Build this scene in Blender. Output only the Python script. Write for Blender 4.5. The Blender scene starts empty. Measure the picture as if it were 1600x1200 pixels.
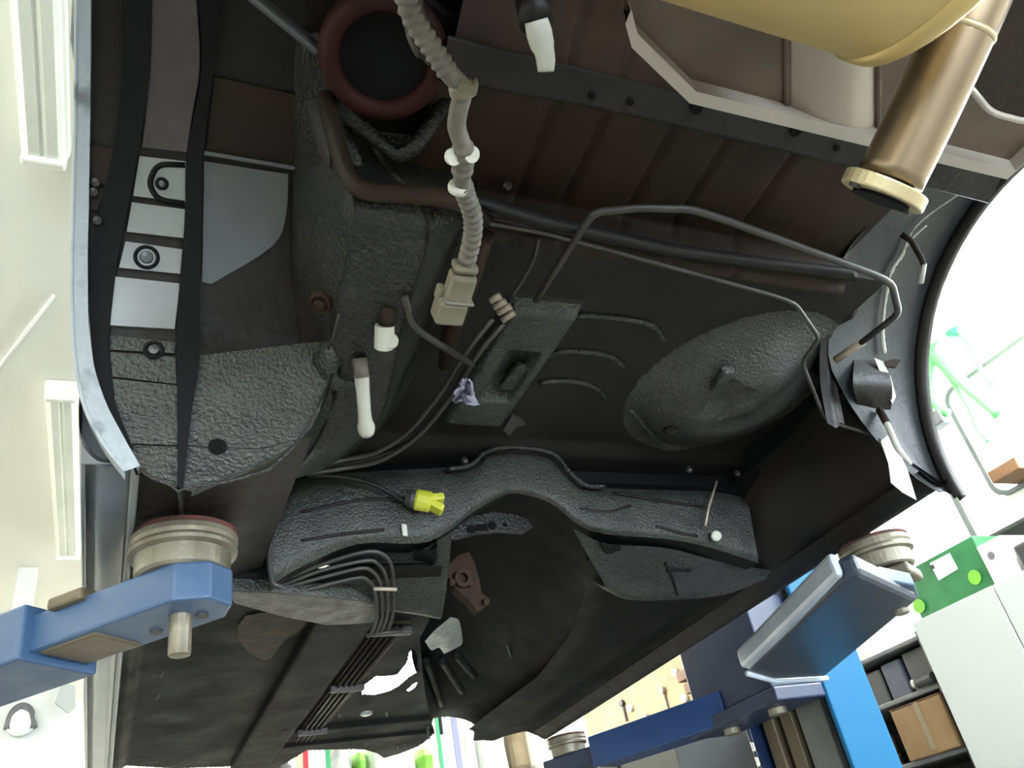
import bpy, bmesh, math, random
import numpy as np
from mathutils import Vector, Matrix

random.seed(7)
# ---------------------------------------------------------------- camera, world, light, exposure
SC = 0.82                      # metres per modelling unit (origin = camera)
CAMZ = 1.2                     # camera height above the workshop floor, metres
F = 1300.0                     # focal length in pixels of the 1600 x 1200 frame
AD = np.array([-660., 985., F]); AD /= np.linalg.norm(AD)
AU = np.array([-419., -1996.5, F]); AU -= AD*(AU@AD); AU /= np.linalg.norm(AU)
AR = np.cross(AD, AU)
if AR[0] < 0: AR = -AR
scn = bpy.context.scene
COL = scn.collection
cam_data = bpy.data.cameras.new('camera')
cam = bpy.data.objects.new('camera', cam_data); COL.objects.link(cam)
cam_data.sensor_width = 36.0; cam_data.lens = F/1600*36.0
cam_data.clip_start = 0.02; cam_data.clip_end = 100
M = np.eye(4)
for i, a in enumerate((AR, AD, AU)):
    M[i, 0] = a[0]; M[i, 1] = -a[1]; M[i, 2] = -a[2]
M[2, 3] = CAMZ
cam.matrix_world = Matrix(M.tolist())
scn.camera = cam

world = bpy.data.worlds.new('overcast_sky'); scn.world = world; world.use_nodes = True
bg = world.node_tree.nodes['Background']
bg.inputs[0].default_value = (0.80, 0.90, 1.0, 1); bg.inputs[1].default_value = 5.0
scn.view_settings.view_transform = 'Standard'; scn.view_settings.look = 'None'
scn.view_settings.exposure = 2.7; scn.view_settings.gamma = 1.0
scn.view_settings.use_curve_mapping = False
LAMP = 9.0                     # emission of the added lit ceiling fixtures

def portal(loc, size, rot):
    ld = bpy.data.lights.new('daylight_portal', 'AREA'); ld.shape = 'RECTANGLE'
    ld.size, ld.size_y = size; ld.cycles.is_portal = True
    o = bpy.data.objects.new('daylight_portal', ld); COL.objects.link(o)
    o.location = loc; o.rotation_euler = rot

# ---------------------------------------------------------------- helpers (modelling units, origin at the camera)
def ray(px, py):
    c = np.array([(px-800)/F, (py-600)/F, 1.0]); return np.array([c@AR, c@AD, c@AU])
def P(px, py, X=None, Y=None, Z=None):
    v = ray(px, py)
    if X is not None: return v*X/v[0]
    if Y is not None: return v*Y/v[1]
    return v*Z/v[2]
WY, WZ, WR = .6, .62, .47      # axis and radius of the rear wheel arches
def C(px, py, R=WR):           # point on the wheel-arch cylinder
    v = ray(px, py); a = v[1]**2+v[2]**2; b = -2*(v[1]*WY+v[2]*WZ); c = WY**2+WZ**2-R*R
    return v*((-b+math.sqrt(max(b*b-4*a*c, 0)))/2/a)
def W(p): return (p[0]*SC, p[1]*SC, p[2]*SC+CAMZ)
FLOORZ = -CAMZ/SC

def mk(name, verts, faces, mat, parent=None, smooth=False, label=None, cat=None, group=None, kind=None, bevel=0, solid=0, recalc=True, auto=None):
    vw = np.array([W(v) for v in verts])
    lo, hi = vw.min(0), vw.max(0)
    base = np.array([(lo[0]+hi[0])/2, (lo[1]+hi[1])/2, lo[2]])
    me = bpy.data.meshes.new(name)
    me.from_pydata((vw-base).tolist(), [], [tuple(int(i) for i in f) for f in faces])
    if recalc:
        bm = bmesh.new(); bm.from_mesh(me); bmesh.ops.remove_doubles(bm, verts=bm.verts, dist=1e-6)
        bmesh.ops.recalc_face_normals(bm, faces=bm.faces); bm.to_mesh(me); bm.free()
    for p in me.polygons: p.use_smooth = smooth
    me.materials.append(mat)
    o = bpy.data.objects.new(name, me); COL.objects.link(o)
    if parent is not None:
        o.parent = parent
        pl = np.zeros(3); q = parent
        while q is not None: pl += np.array(q.location); q = q.parent
        o.location = Vector((base-pl).tolist())
    else: o.location = Vector(base.tolist())
    if solid:
        m = o.modifiers.new('thickness', 'SOLIDIFY'); m.thickness = solid*SC; m.offset = 0
    if bevel:
        m = o.modifiers.new('bevel', 'BEVEL'); m.width = bevel*SC; m.segments = 2; m.limit_method = 'ANGLE'; m.angle_limit = .6
        m.harden_normals = False
    tag(o, label, cat, group, kind)
    return o
def tag(o, label=None, cat=None, group=None, kind=None):
    if label: o['label'] = label
    if cat: o['category'] = cat
    if group: o['group'] = group
    if kind: o['kind'] = kind
    return o
def thing(name, loc, label, cat, group=None, kind=None):
    o = bpy.data.objects.new(name, None); COL.objects.link(o); o.location = W(loc)
    o.empty_display_size = .05
    return tag(o, label, cat, group, kind)

def crom(pts, n):              # Catmull-Rom resample of a polyline, n steps per span
    p = np.array(pts, float); 
    if len(p) < 3: 
        return np.array([p[0]+(p[-1]-p[0])*t for t in np.linspace(0, 1, n+1)])
    q = np.vstack([2*p[0]-p[1], p, 2*p[-1]-p[-2]]); out = []
    for i in range(len(p)-1):
        a, b, c, d = q[i:i+4]
        for k in range(n):
            t = k/n
            out.append(.5*((2*b)+(c-a)*t+(2*a-5*b+4*c-d)*t*t+(3*b-a-3*c+d)*t**3))
    out.append(p[-1]); return np.array(out)
def soft(pts, r=.3, n=4):      # polyline with rounded corners (straight runs kept)
    p = [np.array(a, float) for a in pts]; out = [p[0]]
    for i in range(1, len(p)-1):
        a = p[i]+(p[i-1]-p[i])*r; c = p[i]+(p[i+1]-p[i])*r
        for k in range(n+1):
            t = k/n; out.append((1-t)**2*a+2*t*(1-t)*p[i]+t*t*c)
    out.append(p[-1]); return np.array(out)
def grid(rows): 
    nv = len(rows[0]); vs = [tuple(v) for r in rows for v in r]
    fs = [(i*nv+j, i*nv+j+1, (i+1)*nv+j+1, (i+1)*nv+j) for i in range(len(rows)-1) for j in range(nv-1)]
    return vs, fs
def patch(name, rows, mat, parent=None, n=6, m=6, fn=None, **k):
    rr = [crom(r, n) for r in rows]
    cols = [crom([r[j] for r in rr], m) for j in range(len(rr[0]))]
    rows2 = [[cols[j][i] for j in range(len(cols))] for i in range(len(cols[0]))]
    if fn: rows2 = [[fn(np.array(v)) for v in r] for r in rows2]
    vs, fs = grid(rows2)
    return mk(name, vs, fs, mat, parent, smooth=True, **k)
def hfield(name, xs, ys, fn, mat, parent=None, mask=None, **k):
    vs = [(x, y, fn(x, y)) for y in ys for x in xs]; nx = len(xs)
    fs = []
    for j in range(len(ys)-1):
        for i in range(nx-1):
            if mask and mask((xs[i]+xs[i+1])/2, (ys[j]+ys[j+1])/2): continue
            fs.append((j*nx+i, j*nx+i+1, (j+1)*nx+i+1, (j+1)*nx+i))
    used = sorted({i for f in fs for i in f}); rm = {a: b for b, a in enumerate(used)}
    return mk(name, [vs[i] for i in used], [tuple(rm[i] for i in f) for f in fs], mat, parent, smooth=True, **k)
def frame(t):
    t = t/np.linalg.norm(t); a = np.array([0, 0, 1.]) if abs(t[2]) < .9 else np.array([1., 0, 0])
    u = np.cross(t, a); u /= np.linalg.norm(u); return u, np.cross(t, u)
def tubegeo(pts, r, n=10, cap=True):
    p = np.array(pts, float); L = len(p)
    rs = [r]*L if np.isscalar(r) else list(r)
    u, w = frame(p[1]-p[0]); vs, fs = [], []
    for i in range(L):
        t = p[min(i+1, L-1)]-p[max(i-1, 0)]; t /= np.linalg.norm(t)
        u = u-t*(u@t); u /= np.linalg.norm(u); w = np.cross(t, u)
        for k in range(n):
            a = 2*math.pi*k/n; vs.append(p[i]+(u*math.cos(a)+w*math.sin(a))*rs[i])
    for i in range(L-1):
        for k in range(n): fs.append((i*n+k, i*n+(k+1) % n, (i+1)*n+(k+1) % n, (i+1)*n+k))
    if cap: fs += [tuple(range(n-1, -1, -1)), tuple(range((L-1)*n, L*n))]
    return vs, fs
def tube(name, pts, r, mat, parent=None, n=10, **k):
    vs, fs = tubegeo(pts, r, n); return mk(name, vs, fs, mat, parent, smooth=True, **k)
def plate(name, pts, th, mat, parent=None, nrm=None, **k):   # outline in space, extruded to a sheet
    p = np.array(pts, float); n = len(p)
    if nrm is None:
        nrm = np.zeros(3)
        for i in range(n): nrm += np.cross(p[i]-p[0], p[(i+1) % n]-p[0])
        nrm /= np.linalg.norm(nrm)
    nrm = np.array(nrm, float)
    vs = [tuple(a) for a in p]+[tuple(a+nrm*th) for a in p]
    fs = [tuple(range(n)), tuple(range(2*n-1, n-1, -1))]+[(i, (i+1) % n, n+(i+1) % n, n+i) for i in range(n)]
    return mk(name, vs, fs, mat, parent, **k)
def boxgeo(c, s, ax=None):
    c = np.array(c, float); ax = np.eye(3) if ax is None else np.array(ax, float)
    vs = [c+ax[0]*s[0]/2*i+ax[1]*s[1]/2*j+ax[2]*s[2]/2*k for i in (-1, 1) for j in (-1, 1) for k in (-1, 1)]
    return vs, [(0, 1, 3, 2), (4, 6, 7, 5), (0, 4, 5, 1), (2, 3, 7, 6), (0, 2, 6, 4), (1, 5, 7, 3)]
def box(name, c, s, mat, parent=None, ax=None, bevel=.006, **k):
    vs, fs = boxgeo(c, s, ax); return mk(name, vs, fs, mat, parent, bevel=bevel, **k)
def box2(name, lo, hi, mat, parent=None, **k):
    lo, hi = np.array(lo, float), np.array(hi, float); return box(name, (lo+hi)/2, hi-lo, mat, parent, **k)
def join(*gs):
    vs, fs = [], []
    for v, f in gs:
        o = len(vs); vs += list(v); fs += [tuple(i+o for i in q) for q in f]
    return vs, fs
def rotax(a):                  # axes turned a radians about the vertical
    return [(math.cos(a), math.sin(a), 0), (-math.sin(a), math.cos(a), 0), (0, 0, 1)]
def beam(name, a, b, w, h, mat, parent=None, bevel=.006, **k):   # box beam from a to b, top/bottom level
    a, b = np.array(a, float), np.array(b, float); t = b-a; L = np.linalg.norm(t); t /= L
    s = np.cross(t, (0, 0, 1)); s /= np.linalg.norm(s); u = np.cross(s, t)
    return box(name, (a+b)/2, (L, w, h), mat, parent, ax=[t, s, u], bevel=bevel, **k)
def lathegeo(prof, o, d, n=28, cap=True):    # prof: (radius, along d)
    o, d = np.array(o, float), np.array(d, float); d /= np.linalg.norm(d); u, w = frame(d)
    vs, fs = [], []
    for r, z in prof:
        for k in range(n):
            a = 2*math.pi*k/n; vs.append(o+d*z+(u*math.cos(a)+w*math.sin(a))*r)
    for i in range(len(prof)-1):
        for k in range(n): fs.append((i*n+k, i*n+(k+1) % n, (i+1)*n+(k+1) % n, (i+1)*n+k))
    if cap: fs += [tuple(range(n-1, -1, -1)), tuple(range((len(prof)-1)*n, len(prof)*n))]
    return vs, fs
def lathe(name, prof, o, d, mat, parent=None, n=28, cap=True, smooth=False, **k):
    vs, fs = lathegeo(prof, o, d, n, cap); return mk(name, vs, fs, mat, parent, smooth=smooth, **k)
def cyl(name, a, b, r, mat, parent=None, n=16, **k):
    a, b = np.array(a, float), np.array(b, float)
    return lathe(name, [(r, 0), (r, np.linalg.norm(b-a))], a, b-a, mat, parent, n, bevel=k.pop('bevel', r*.12), **k)

# ---------------------------------------------------------------- materials
def mat(name, col, rough=.5, metal=0, bump=0, bscale=60, col2=None, cscale=6, rvar=0, spec=.5, bump2=0, b2scale=8, emit=None, trans=0, contrast=(.35, .65), coat=0, bdist=.25):
    m = bpy.data.materials.new(name); m.use_nodes = True; nt = m.node_tree; N = nt.nodes; L = nt.links
    b = N['Principled BSDF']; b.inputs['Base Color'].default_value = (*col, 1); b.inputs['Roughness'].default_value = rough
    b.inputs['Metallic'].default_value = metal; b.inputs['Specular IOR Level'].default_value = spec
    b.inputs['Transmission Weight'].default_value = trans; b.inputs['Coat Weight'].default_value = coat
    if emit: b.inputs['Emission Color'].default_value = (*emit[0], 1); b.inputs['Emission Strength'].default_value = emit[1]
    tc = N.new('ShaderNodeTexCoord').outputs['Object']
    def noise(s, det=4):
        n = N.new('ShaderNodeTexNoise'); n.inputs['Scale'].default_value = s; n.inputs['Detail'].default_value = det
        L.new(tc, n.inputs['Vector']); return n.outputs['Fac']
    if col2:
        r = N.new('ShaderNodeValToRGB'); L.new(noise(cscale, 5), r.inputs[0])
        r.color_ramp.elements[0].position, r.color_ramp.elements[1].position = contrast
        r.color_ramp.elements[0].color = (*col, 1); r.color_ramp.elements[1].color = (*col2, 1)
        L.new(r.outputs[0], b.inputs['Base Color'])
    if rvar:
        r = N.new('ShaderNodeMapRange'); L.new(noise(cscale*1.7), r.inputs[0])
        r.inputs[1].default_value = .3; r.inputs[2].default_value = .7
        r.inputs[3].default_value = max(.03, rough-rvar); r.inputs[4].default_value = min(1, rough+rvar)
        L.new(r.outputs[0], b.inputs['Roughness'])
    prev = None
    for st, s in ((bump, bscale), (bump2, b2scale)):
        if st:
            bn = N.new('ShaderNodeBump'); bn.inputs['Strength'].default_value = st; bn.inputs['Distance'].default_value = bdist/s
            L.new(noise(s, 3), bn.inputs['Height'])
            if prev: L.new(prev, bn.inputs['Normal'])
            prev = bn.outputs[0]
    if prev: L.new(prev, b.inputs['Normal'])
    return m
m_under = mat('black_undercoat', (.009, .009, .0085), .44, bump=1.0, bscale=190, col2=(.016, .0155, .014), cscale=9, rvar=.16, bump2=.15, b2scale=18, spec=.42, bdist=.7)
m_under_s = mat('smooth_black_undercoat', (.006, .0055, .0055), .5, bump=.25, bscale=90, col2=(.012, .0095, .0085), cscale=5, rvar=.1, bump2=.2, b2scale=12, spec=.22)
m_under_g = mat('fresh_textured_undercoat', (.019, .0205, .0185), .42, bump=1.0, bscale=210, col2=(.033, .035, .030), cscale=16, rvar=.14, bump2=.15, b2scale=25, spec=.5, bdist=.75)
m_brown = mat('rusty_brown_undercoat', (.010, .007, .005), .6, bump=.3, bscale=80, col2=(.026, .014, .008), cscale=6, rvar=.1, spec=.2)
m_black = mat('black_cavity', (.003, .003, .003), .8, spec=.1)
m_seal_shade = mat('black_sealer_and_shade', (.004, .004, .0045), .7, bump=.2, bscale=60, spec=.15)  # seam sealer; also the black of the backing sheets and crossmember shade
m_panel = mat('grey_satin_panel', (.15, .16, .16), .36, metal=.25, bump=.05, bscale=120, col2=(.22, .23, .23), cscale=4, rvar=.06)
m_panel_d = mat('dark_satin_panel', (.045, .051, .055), .34, metal=.2, bump=.05, bscale=120, col2=(.085, .094, .097), cscale=5, rvar=.08)
m_paint = mat('worn_silver_paint', (.13, .14, .155), .28, metal=.4, bump=.06, bscale=60, col2=(.18, .19, .20), cscale=9, coat=.3)
m_lip = mat('cracked_white_lip', (.26, .29, .31), .5, bump=.6, bscale=45, col2=(.10, .115, .125), cscale=26, contrast=(.55, .72))
m_steel = mat('brown_tinted_exhaust_steel', (.26, .20, .13), .32, metal=.9, bump=.03, bscale=40, col2=(.19, .14, .095), cscale=5, contrast=(.2, .8))
m_gold = mat('gold_tinted_muffler_steel', (.60, .45, .17), .40, metal=.55, bump=.03, bscale=30, col2=(.48, .36, .16), cscale=6, contrast=(.2, .8))
m_flange = mat('zinc_flange', (.48, .41, .25), .45, metal=.6, bump=.2, bscale=60, col2=(.36, .29, .17), cscale=16)
m_alu = mat('aluminium_heat_shield', (.13, .095, .07), .5, metal=.5, bump=.12, bscale=40, col2=(.085, .06, .045), cscale=7)
m_aluedge = mat('bright_aluminium_edge', (.36, .33, .29), .45, metal=.4, bump=.1, bscale=40)
m_red = mat('rusty_red_primer', (.024, .0035, .0025), .6, bump=.3, bscale=50, col2=(.009, .0025, .002), cscale=9, spec=.15)
m_conduit = mat('dusty_grey_conduit', (.085, .08, .068), .6, bump=.2, bscale=90, col2=(.12, .11, .09), cscale=30, spec=.3)
m_plug = mat('aged_ivory_plug', (.12, .11, .075), .5, bump=.15, bscale=60, col2=(.085, .078, .05), cscale=25, spec=.3)
m_tape = mat('white_masking_tape', (.42, .42, .37), .7, bump=.3, bscale=70)
m_rag = mat('pale_violet_rag', (.30, .30, .40), .8, bump=.3, bscale=60)
m_yellow = mat('yellow_plastic', (.42, .44, .03), .5, bump=.15, bscale=60)
m_pipe = mat('dull_brake_pipe', (.045, .042, .04), .45, metal=.3, col2=(.028, .025, .023), cscale=20)
m_pipe_l = mat('bare_pipe_end', (.36, .31, .25), .5, metal=.2, col2=(.22, .17, .12), cscale=30)
m_rust = mat('rust', (.012, .006, .004), .7, bump=.4, bscale=70, col2=(.026, .012, .006), cscale=25, spec=.2)
m_blue = mat('blue_lift_paint', (.022, .062, .145), .42, bump=.1, bscale=60, col2=(.045, .085, .15), cscale=7, rvar=.1)
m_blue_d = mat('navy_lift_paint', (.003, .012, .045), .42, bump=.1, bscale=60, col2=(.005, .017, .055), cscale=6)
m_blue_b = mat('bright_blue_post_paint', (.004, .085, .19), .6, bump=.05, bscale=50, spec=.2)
m_pad = mat('worn_steel_pad', (.22, .205, .155), .45, metal=.45, bump=.3, bscale=60, col2=(.13, .115, .08), cscale=22)
m_rub = mat('red_black_rubber', (.015, .012, .012), .75, bump=.4, bscale=60, col2=(.11, .018, .010), cscale=14)
m_grease = mat('greasy_brown_rail', (.07, .055, .03), .45, metal=.3, bump=.2, bscale=20, col2=(.11, .09, .055), cscale=5)
m_dkgrey = mat('dark_grey_steel', (.035, .037, .037), .5, metal=.3, bump=.1, bscale=40)
m_wall = mat('white_wall', (.80, .79, .70), .9, bump=.05, bscale=60)
m_ceil = mat('cream_ceiling', (.82, .82, .73), .92, bump=.04, bscale=40)
m_floor = mat('workshop_concrete', (.19, .19, .18), .6, bump=.1, bscale=20, col2=(.25, .25, .235), cscale=3)
m_fix = mat('fixture_enamel', (.80, .81, .72), .5)
m_diff = mat('ribbed_diffuser', (.74, .77, .66), .35, bump=.1, bscale=60, col2=(.84, .86, .76), cscale=4)
m_lit = mat('lit_diffuser', (.9, .9, .88), .5, emit=((1.0, .97, .90), LAMP))
m_white = mat('white_enamel', (.62, .64, .62), .5, bump=.03, bscale=40)
m_cab = mat('pale_cabinet_enamel', (.40, .43, .42), .5, bump=.03, bscale=50)
m_green = mat('green_box_print', (.008, .11, .03), .5, col2=(.014, .15, .045), cscale=12)
m_lime = mat('lime_plastic', (.14, .38, .03), .5)
m_hose = mat('green_hose_plastic', (.12, .80, .14), .4)
m_card = mat('brown_cardboard', (.20, .125, .055), .8, bump=.2, bscale=40, col2=(.17, .10, .045), cscale=10)
m_wood = mat('bare_wood', (.15, .07, .03), .7, bump=.15, bscale=30, col2=(.11, .05, .02), cscale=14)
m_tan = mat('tan_pegboard', (.20, .165, .10), .8, bump=.1, bscale=40, col2=(.16, .13, .078), cscale=9)
m_foil = mat('crinkled_foil', (.50, .53, .53), .33, metal=.7, bump=.6, bscale=25, col2=(.36, .39, .39), cscale=18)
m_redst = mat('red_stripe', (.75, .05, .07), .6)
m_grnst = mat('green_stripe', (.05, .40, .16), .6)
m_purst = mat('violet_stripe', (.28, .28, .50), .6)
m_peach = mat('peach_stripe', (.85, .62, .42), .6)
m_grey = mat('mid_grey_plastic', (.13, .135, .135), .5, col2=(.09, .095, .095), cscale=10)
m_dark = mat('dark_plastic', (.03, .03, .033), .5)
m_chrome = mat('chrome', (.75, .75, .72), .2, metal=1)
m_glassw = mat('clear_window_glass', (1, 1, 1), .02, trans=1.0)
m_blue_glare = mat('glare_pale_blue_paint', (.40, .45, .52), .3, metal=.1, col2=(.26, .31, .38), cscale=8)  # pale because the window glare on the arm is put into the colour
m_blue_m = mat('royal_blue_paint', (.005, .03, .11), .4, bump=.1, bscale=60, col2=(.007, .04, .14), cscale=6)
m_pan = mat('black_floor_pan_coat', (.0045, .0048, .0052), .6, bump=.25, bscale=90, col2=(.008, .0078, .0078), cscale=5, rvar=.1, bump2=.15, b2scale=12, spec=.08)
m_blue_r = mat('dark_slate_blue_paint', (.014, .021, .036), .4, bump=.1, bscale=60, col2=(.022, .031, .05), cscale=6)
m_slate = mat('slate_card', (.045, .052, .075), .6)
m_press = mat('pale_pressed_aluminium', (.30, .26, .22), .42, metal=.5, bump=.05, bscale=40)
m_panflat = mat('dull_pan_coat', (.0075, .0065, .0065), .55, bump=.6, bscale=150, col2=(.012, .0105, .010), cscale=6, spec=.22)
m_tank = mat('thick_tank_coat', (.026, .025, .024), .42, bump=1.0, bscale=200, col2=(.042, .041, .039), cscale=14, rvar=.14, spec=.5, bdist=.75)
m_linr = mat('smoky_liner_coat', (.016, .018, .020), .45, bump=.4, bscale=120, col2=(.026, .029, .032), cscale=6, spec=.4)
m_panel_b = mat('brown_stained_panel', (.030, .025, .025), .42, metal=.2, bump=.08, bscale=90, col2=(.065, .055, .056), cscale=7, rvar=.08)
m_stain = mat('rust_stained_floor', (.010, .0075, .0055), .6, bump=.3, bscale=60, col2=(.045, .027, .013), cscale=22, contrast=(.4, .75), spec=.2)
# pane: mostly clear with a faint gloss
m_pane = bpy.data.materials.new('window_pane'); m_pane.use_nodes = True
_n = m_pane.node_tree.nodes; _n.clear()
_o = _n.new('ShaderNodeOutputMaterial'); _m = _n.new('ShaderNodeMixShader'); _t = _n.new('ShaderNodeBsdfTransparent'); _g = _n.new('ShaderNodeBsdfGlossy')
_g.inputs['Roughness'].default_value = .05; _m.inputs[0].default_value = .06
for a, b in ((_t.outputs[0], _m.inputs[1]), (_g.outputs[0], _m.inputs[2]), (_m.outputs[0], _o.inputs[0])): m_pane.node_tree.links.new(a, b)

# ---------------------------------------------------------------- the room
RX0, RX1, RY0, RY1, RZ1 = -3.6, 4.25, -5.0, 8.0, 2.2
T = .12
def struct(name, lo, hi, m, parent=None): return box2(name, lo, hi, m, parent, bevel=0, kind='structure' if parent is None else None)
struct('floor', (RX0-T, RY0-3, FLOORZ-.1), (RX1+T, RY1+T, FLOORZ), m_floor)
struct('ceiling', (RX0-T, RY0-T, RZ1), (RX1+T, RY1+T, RZ1+.1), m_ceil)
struct('wall_left', (RX0-T, RY0-T, FLOORZ), (RX0, RY1+T, RZ1), m_wall)
struct('wall_front', (RX0, RY1, FLOORZ), (RX1, RY1+T, RZ1), m_wall)
def wall_with_holes(name, axis, at_, lo, hi, holes):
    # wall in plane axis=const between lo/hi (u, z) with rectangular holes (u0, u1, z0, z1)
    us = sorted({lo[0], hi[0], *[h[0] for h in holes], *[h[1] for h in holes]})
    zs = sorted({lo[1], hi[1], *[h[2] for h in holes], *[h[3] for h in holes]})
    gs = []
    for i in range(len(us)-1):
        for j in range(len(zs)-1):
            uc, zc = (us[i]+us[i+1])/2, (zs[j]+zs[j+1])/2
            if any(h[0] < uc < h[1] and h[2] < zc < h[3] for h in holes): continue
            c = (at_+T/2, uc, zc) if axis == 0 else (uc, at_-T/2, zc)
            s = (T, us[i+1]-us[i], zs[j+1]-zs[j]) if axis == 0 else (us[i+1]-us[i], T, zs[j+1]-zs[j])
            gs.append(boxgeo(c, s))
    v, f = join(*gs); return mk(name, v, f, m_wall, kind='structure', recalc=False)
WINS = [(-3.6, -.6, .9, 2.08), (.0, 2.66, 1.44, 2.1), (2.9, 5.1, 1.22, 2.1)]
wall_with_holes('wall_right', 0, RX1, (RY0-T, FLOORZ), (RY1+T, RZ1), WINS)
GD = (-1.6, 2.6, FLOORZ, .55)
wall_with_holes('wall_back', 1, RY0, (RX0, FLOORZ), (RX1, RZ1), [GD])
def rrect(u0, u1, z0, z1, r, n=6):
    out = []
    for cu, cz, a0 in ((u1-r, z1-r, 0), (u0+r, z1-r, 90), (u0+r, z0+r, 180), (u1-r, z0+r, 270)):
        for k in range(n+1):
            a = math.radians(a0+90*k/n); out.append((cu+r*math.cos(a), cz+r*math.sin(a)))
    return out
for i, (u0, u1, z0, z1) in enumerate(WINS):
    w = thing(f'window_{i+1}', (RX1+T/2, (u0+u1)/2, z0), None, None, kind='structure')
    a, b = rrect(u0-.012, u1+.012, z0-.012, z1+.012, .09), rrect(u0+.012, u1-.012, z0+.012, z1-.012, .075)
    n = len(a); vs = []
    for x in (RX1-.02, RX1+.03):
        vs += [(x, *p) for p in a]+[(x, *p) for p in b]
    fs = []
    for k in range(n):
        j = (k+1) % n
        fs += [(k, j, n+j, n+k), (2*n+k, 3*n+k, 3*n+j, 2*n+j), (k, 2*n+k, 2*n+j, j), (n+k, n+j, 3*n+j, 3*n+k)]
    mk('window_frame', vs, fs, m_grey, w)
    box2('pane', (RX1+.04, u0, z0), (RX1+.05, u1, z1), m_pane, w, bevel=0)
    portal(W((RX1+T, (u0+u1)/2, (z0+z1)/2)), ((u1-u0)*SC, (z1-z0)*SC), (math.pi/2, 0, math.pi/2))
portal(W(((GD[0]+GD[1])/2, RY0-T, (GD[2]+GD[3])/2)), ((GD[1]-GD[0])*SC, (GD[3]-GD[2])*SC), (math.pi/2, 0, 0))

def fixture(x, y0, y1, w, lit, label, group='fluorescent lights on the workshop ceiling'):
    t = thing('ceiling_light', (x, (y0+y1)/2, RZ1-.09), label, 'ceiling light', group)
    box2('housing', (x-w/2, y0, RZ1-.045), (x+w/2, y1, RZ1), m_fix, t, bevel=.01)
    m = m_lit if lit else m_diff
    prof = [(-.42, 0), (-.40, -.035), (-.30, -.05), (-.08, -.05), (0, -.042), (.08, -.05), (.30, -.05), (.40, -.035), (.42, 0)]
    vs = [(x+u*w, y, RZ1-.045+z*(w/.14)*.8) for y in (y0+.03, y1-.03) for u, z in prof]; n = len(prof)
    fs = [(i, i+1, n+i+1, n+i) for i in range(n-1)]+[tuple(range(n)), tuple(range(2*n-1, n-1, -1))]
    mk('diffuser', vs, fs, m, t)
    for y in (y0+.015, y1-.015): box2('end_cap', (x-w*.46, y-.015, RZ1-.10), (x+w*.46, y+.015, RZ1-.04), m_fix, t, bevel=.008)
    return t
fx = P(70, 250, Z=2.14); fy = P(100, 612, Z=2.14)
fixture(fx[0], fx[1]-1.65, fx[1], .13, False, 'unlit ribbed fluorescent fixture on the ceiling, cut off by the top-left corner')
fixture(fy[0]-.01, fy[1], fy[1]+1.65, .13, False, 'unlit stained fluorescent fixture on the ceiling, left of the silver sill')
fixture(2.75, .4, 2.1, .26, True, 'added lit ceiling fixture that whitens the view through the right wheel arch')  # this and the next two lit fixtures are added to brighten arch and ceiling
fixture(3.55, .4, 2.1, .26, True, 'added lit ceiling fixture brightening the ceiling nearest the window wall')
fixture(2.9, 5.2, 6.8, .26, True, 'added lit ceiling fixture far ahead of the car')
hb = P(618, 1052, Z=2.1)
fixture(hb[0], hb[1]-1.0, hb[1]+.7, .9, True, 'wide lit panel added to whiten the opening in the front floor')  # lit panel added only to make the floor opening read white
fixture(-2.2, -2.8, -1.0, .26, True, 'added lit ceiling fixture, unseen behind the viewer to the left')  # the last three lit fixtures are unseen, added as extra room light
fixture(1.2, -3.2, -1.4, .26, True, 'added lit ceiling fixture, unseen behind the viewer to the right')
fixture(-2.2, 2.2, 4.0, .26, True, 'added lit ceiling fixture, unseen beside the left lift post')

# ---------------------------------------------------------------- the car body
car = thing('car_body', (.73, 1.4, .59), 'black undercoated car body raised on the blue lift, seen from below', 'car')
# -- outer side skins with the wheel arches
def xlip(th):                  # the left lip leans outwards towards the top
    return float(np.interp(th, [-6, -3.5, 11.5, 34, 55, 200], [.004, .002, -.056, -.087, -.105, -.112]))
def xsr(y): return float(np.clip(1.535+.032*(y-1.1), 1.53, 1.60))
def arcpt(x, th, R=WR): a = math.radians(th); return (x, WY+R*math.cos(a), WZ+R*math.sin(a))
for side in (0, 1):
    th = list(range(-3, 184, 6)); vs = []; fs = []
    top = lambda y: float(np.interp(y, [-.9, -.6, -.1, .5, 2.6, 3.3, 4.3], [1.3, 1.45, 1.8, 1.95, 1.95, 1.35, 1.2]))
    X0 = lambda z, t: (xlip(t) if z < 1.05 else -.115+.1*(z-1.05)) if side == 0 else (1.572-(.06*(z-1.05) if z > 1.05 else 0))
    cols = []
    for t in th:
        p = arcpt(0, t); zt = top(p[1]); col = []
        for k in range(6):
            z = p[2]+(zt-p[2])*k/5; col.append((X0(z, t), p[1], z))
        cols.append(col)
    front = []
    for y in (1.09, 1.2, 1.6, 2.2, 2.8, 3.25):
        zt = top(y); xs = -.062 if side == 0 else xsr(y)
        front.append([(xs+(X0(1.2, 60)-xs)*min(1, k/2), y, .605+(zt-.605)*k/5) for k in range(6)])
    for y in (3.3, 3.8, 4.3):
        zt = top(y); front.append([(X0(1.2, 60), y, .95+(zt-.95)*k/5) for k in range(6)])
    rear = [[(X0(1.2, 60), y, .80+(top(y)-.80)*k/5) for k in range(6)] for y in (-.9, -.5, .1)]
    v, f = join(grid(rear+cols[::-1]+front)); mk('side_skin', v, f, m_paint, car, smooth=True, solid=.006)
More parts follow.
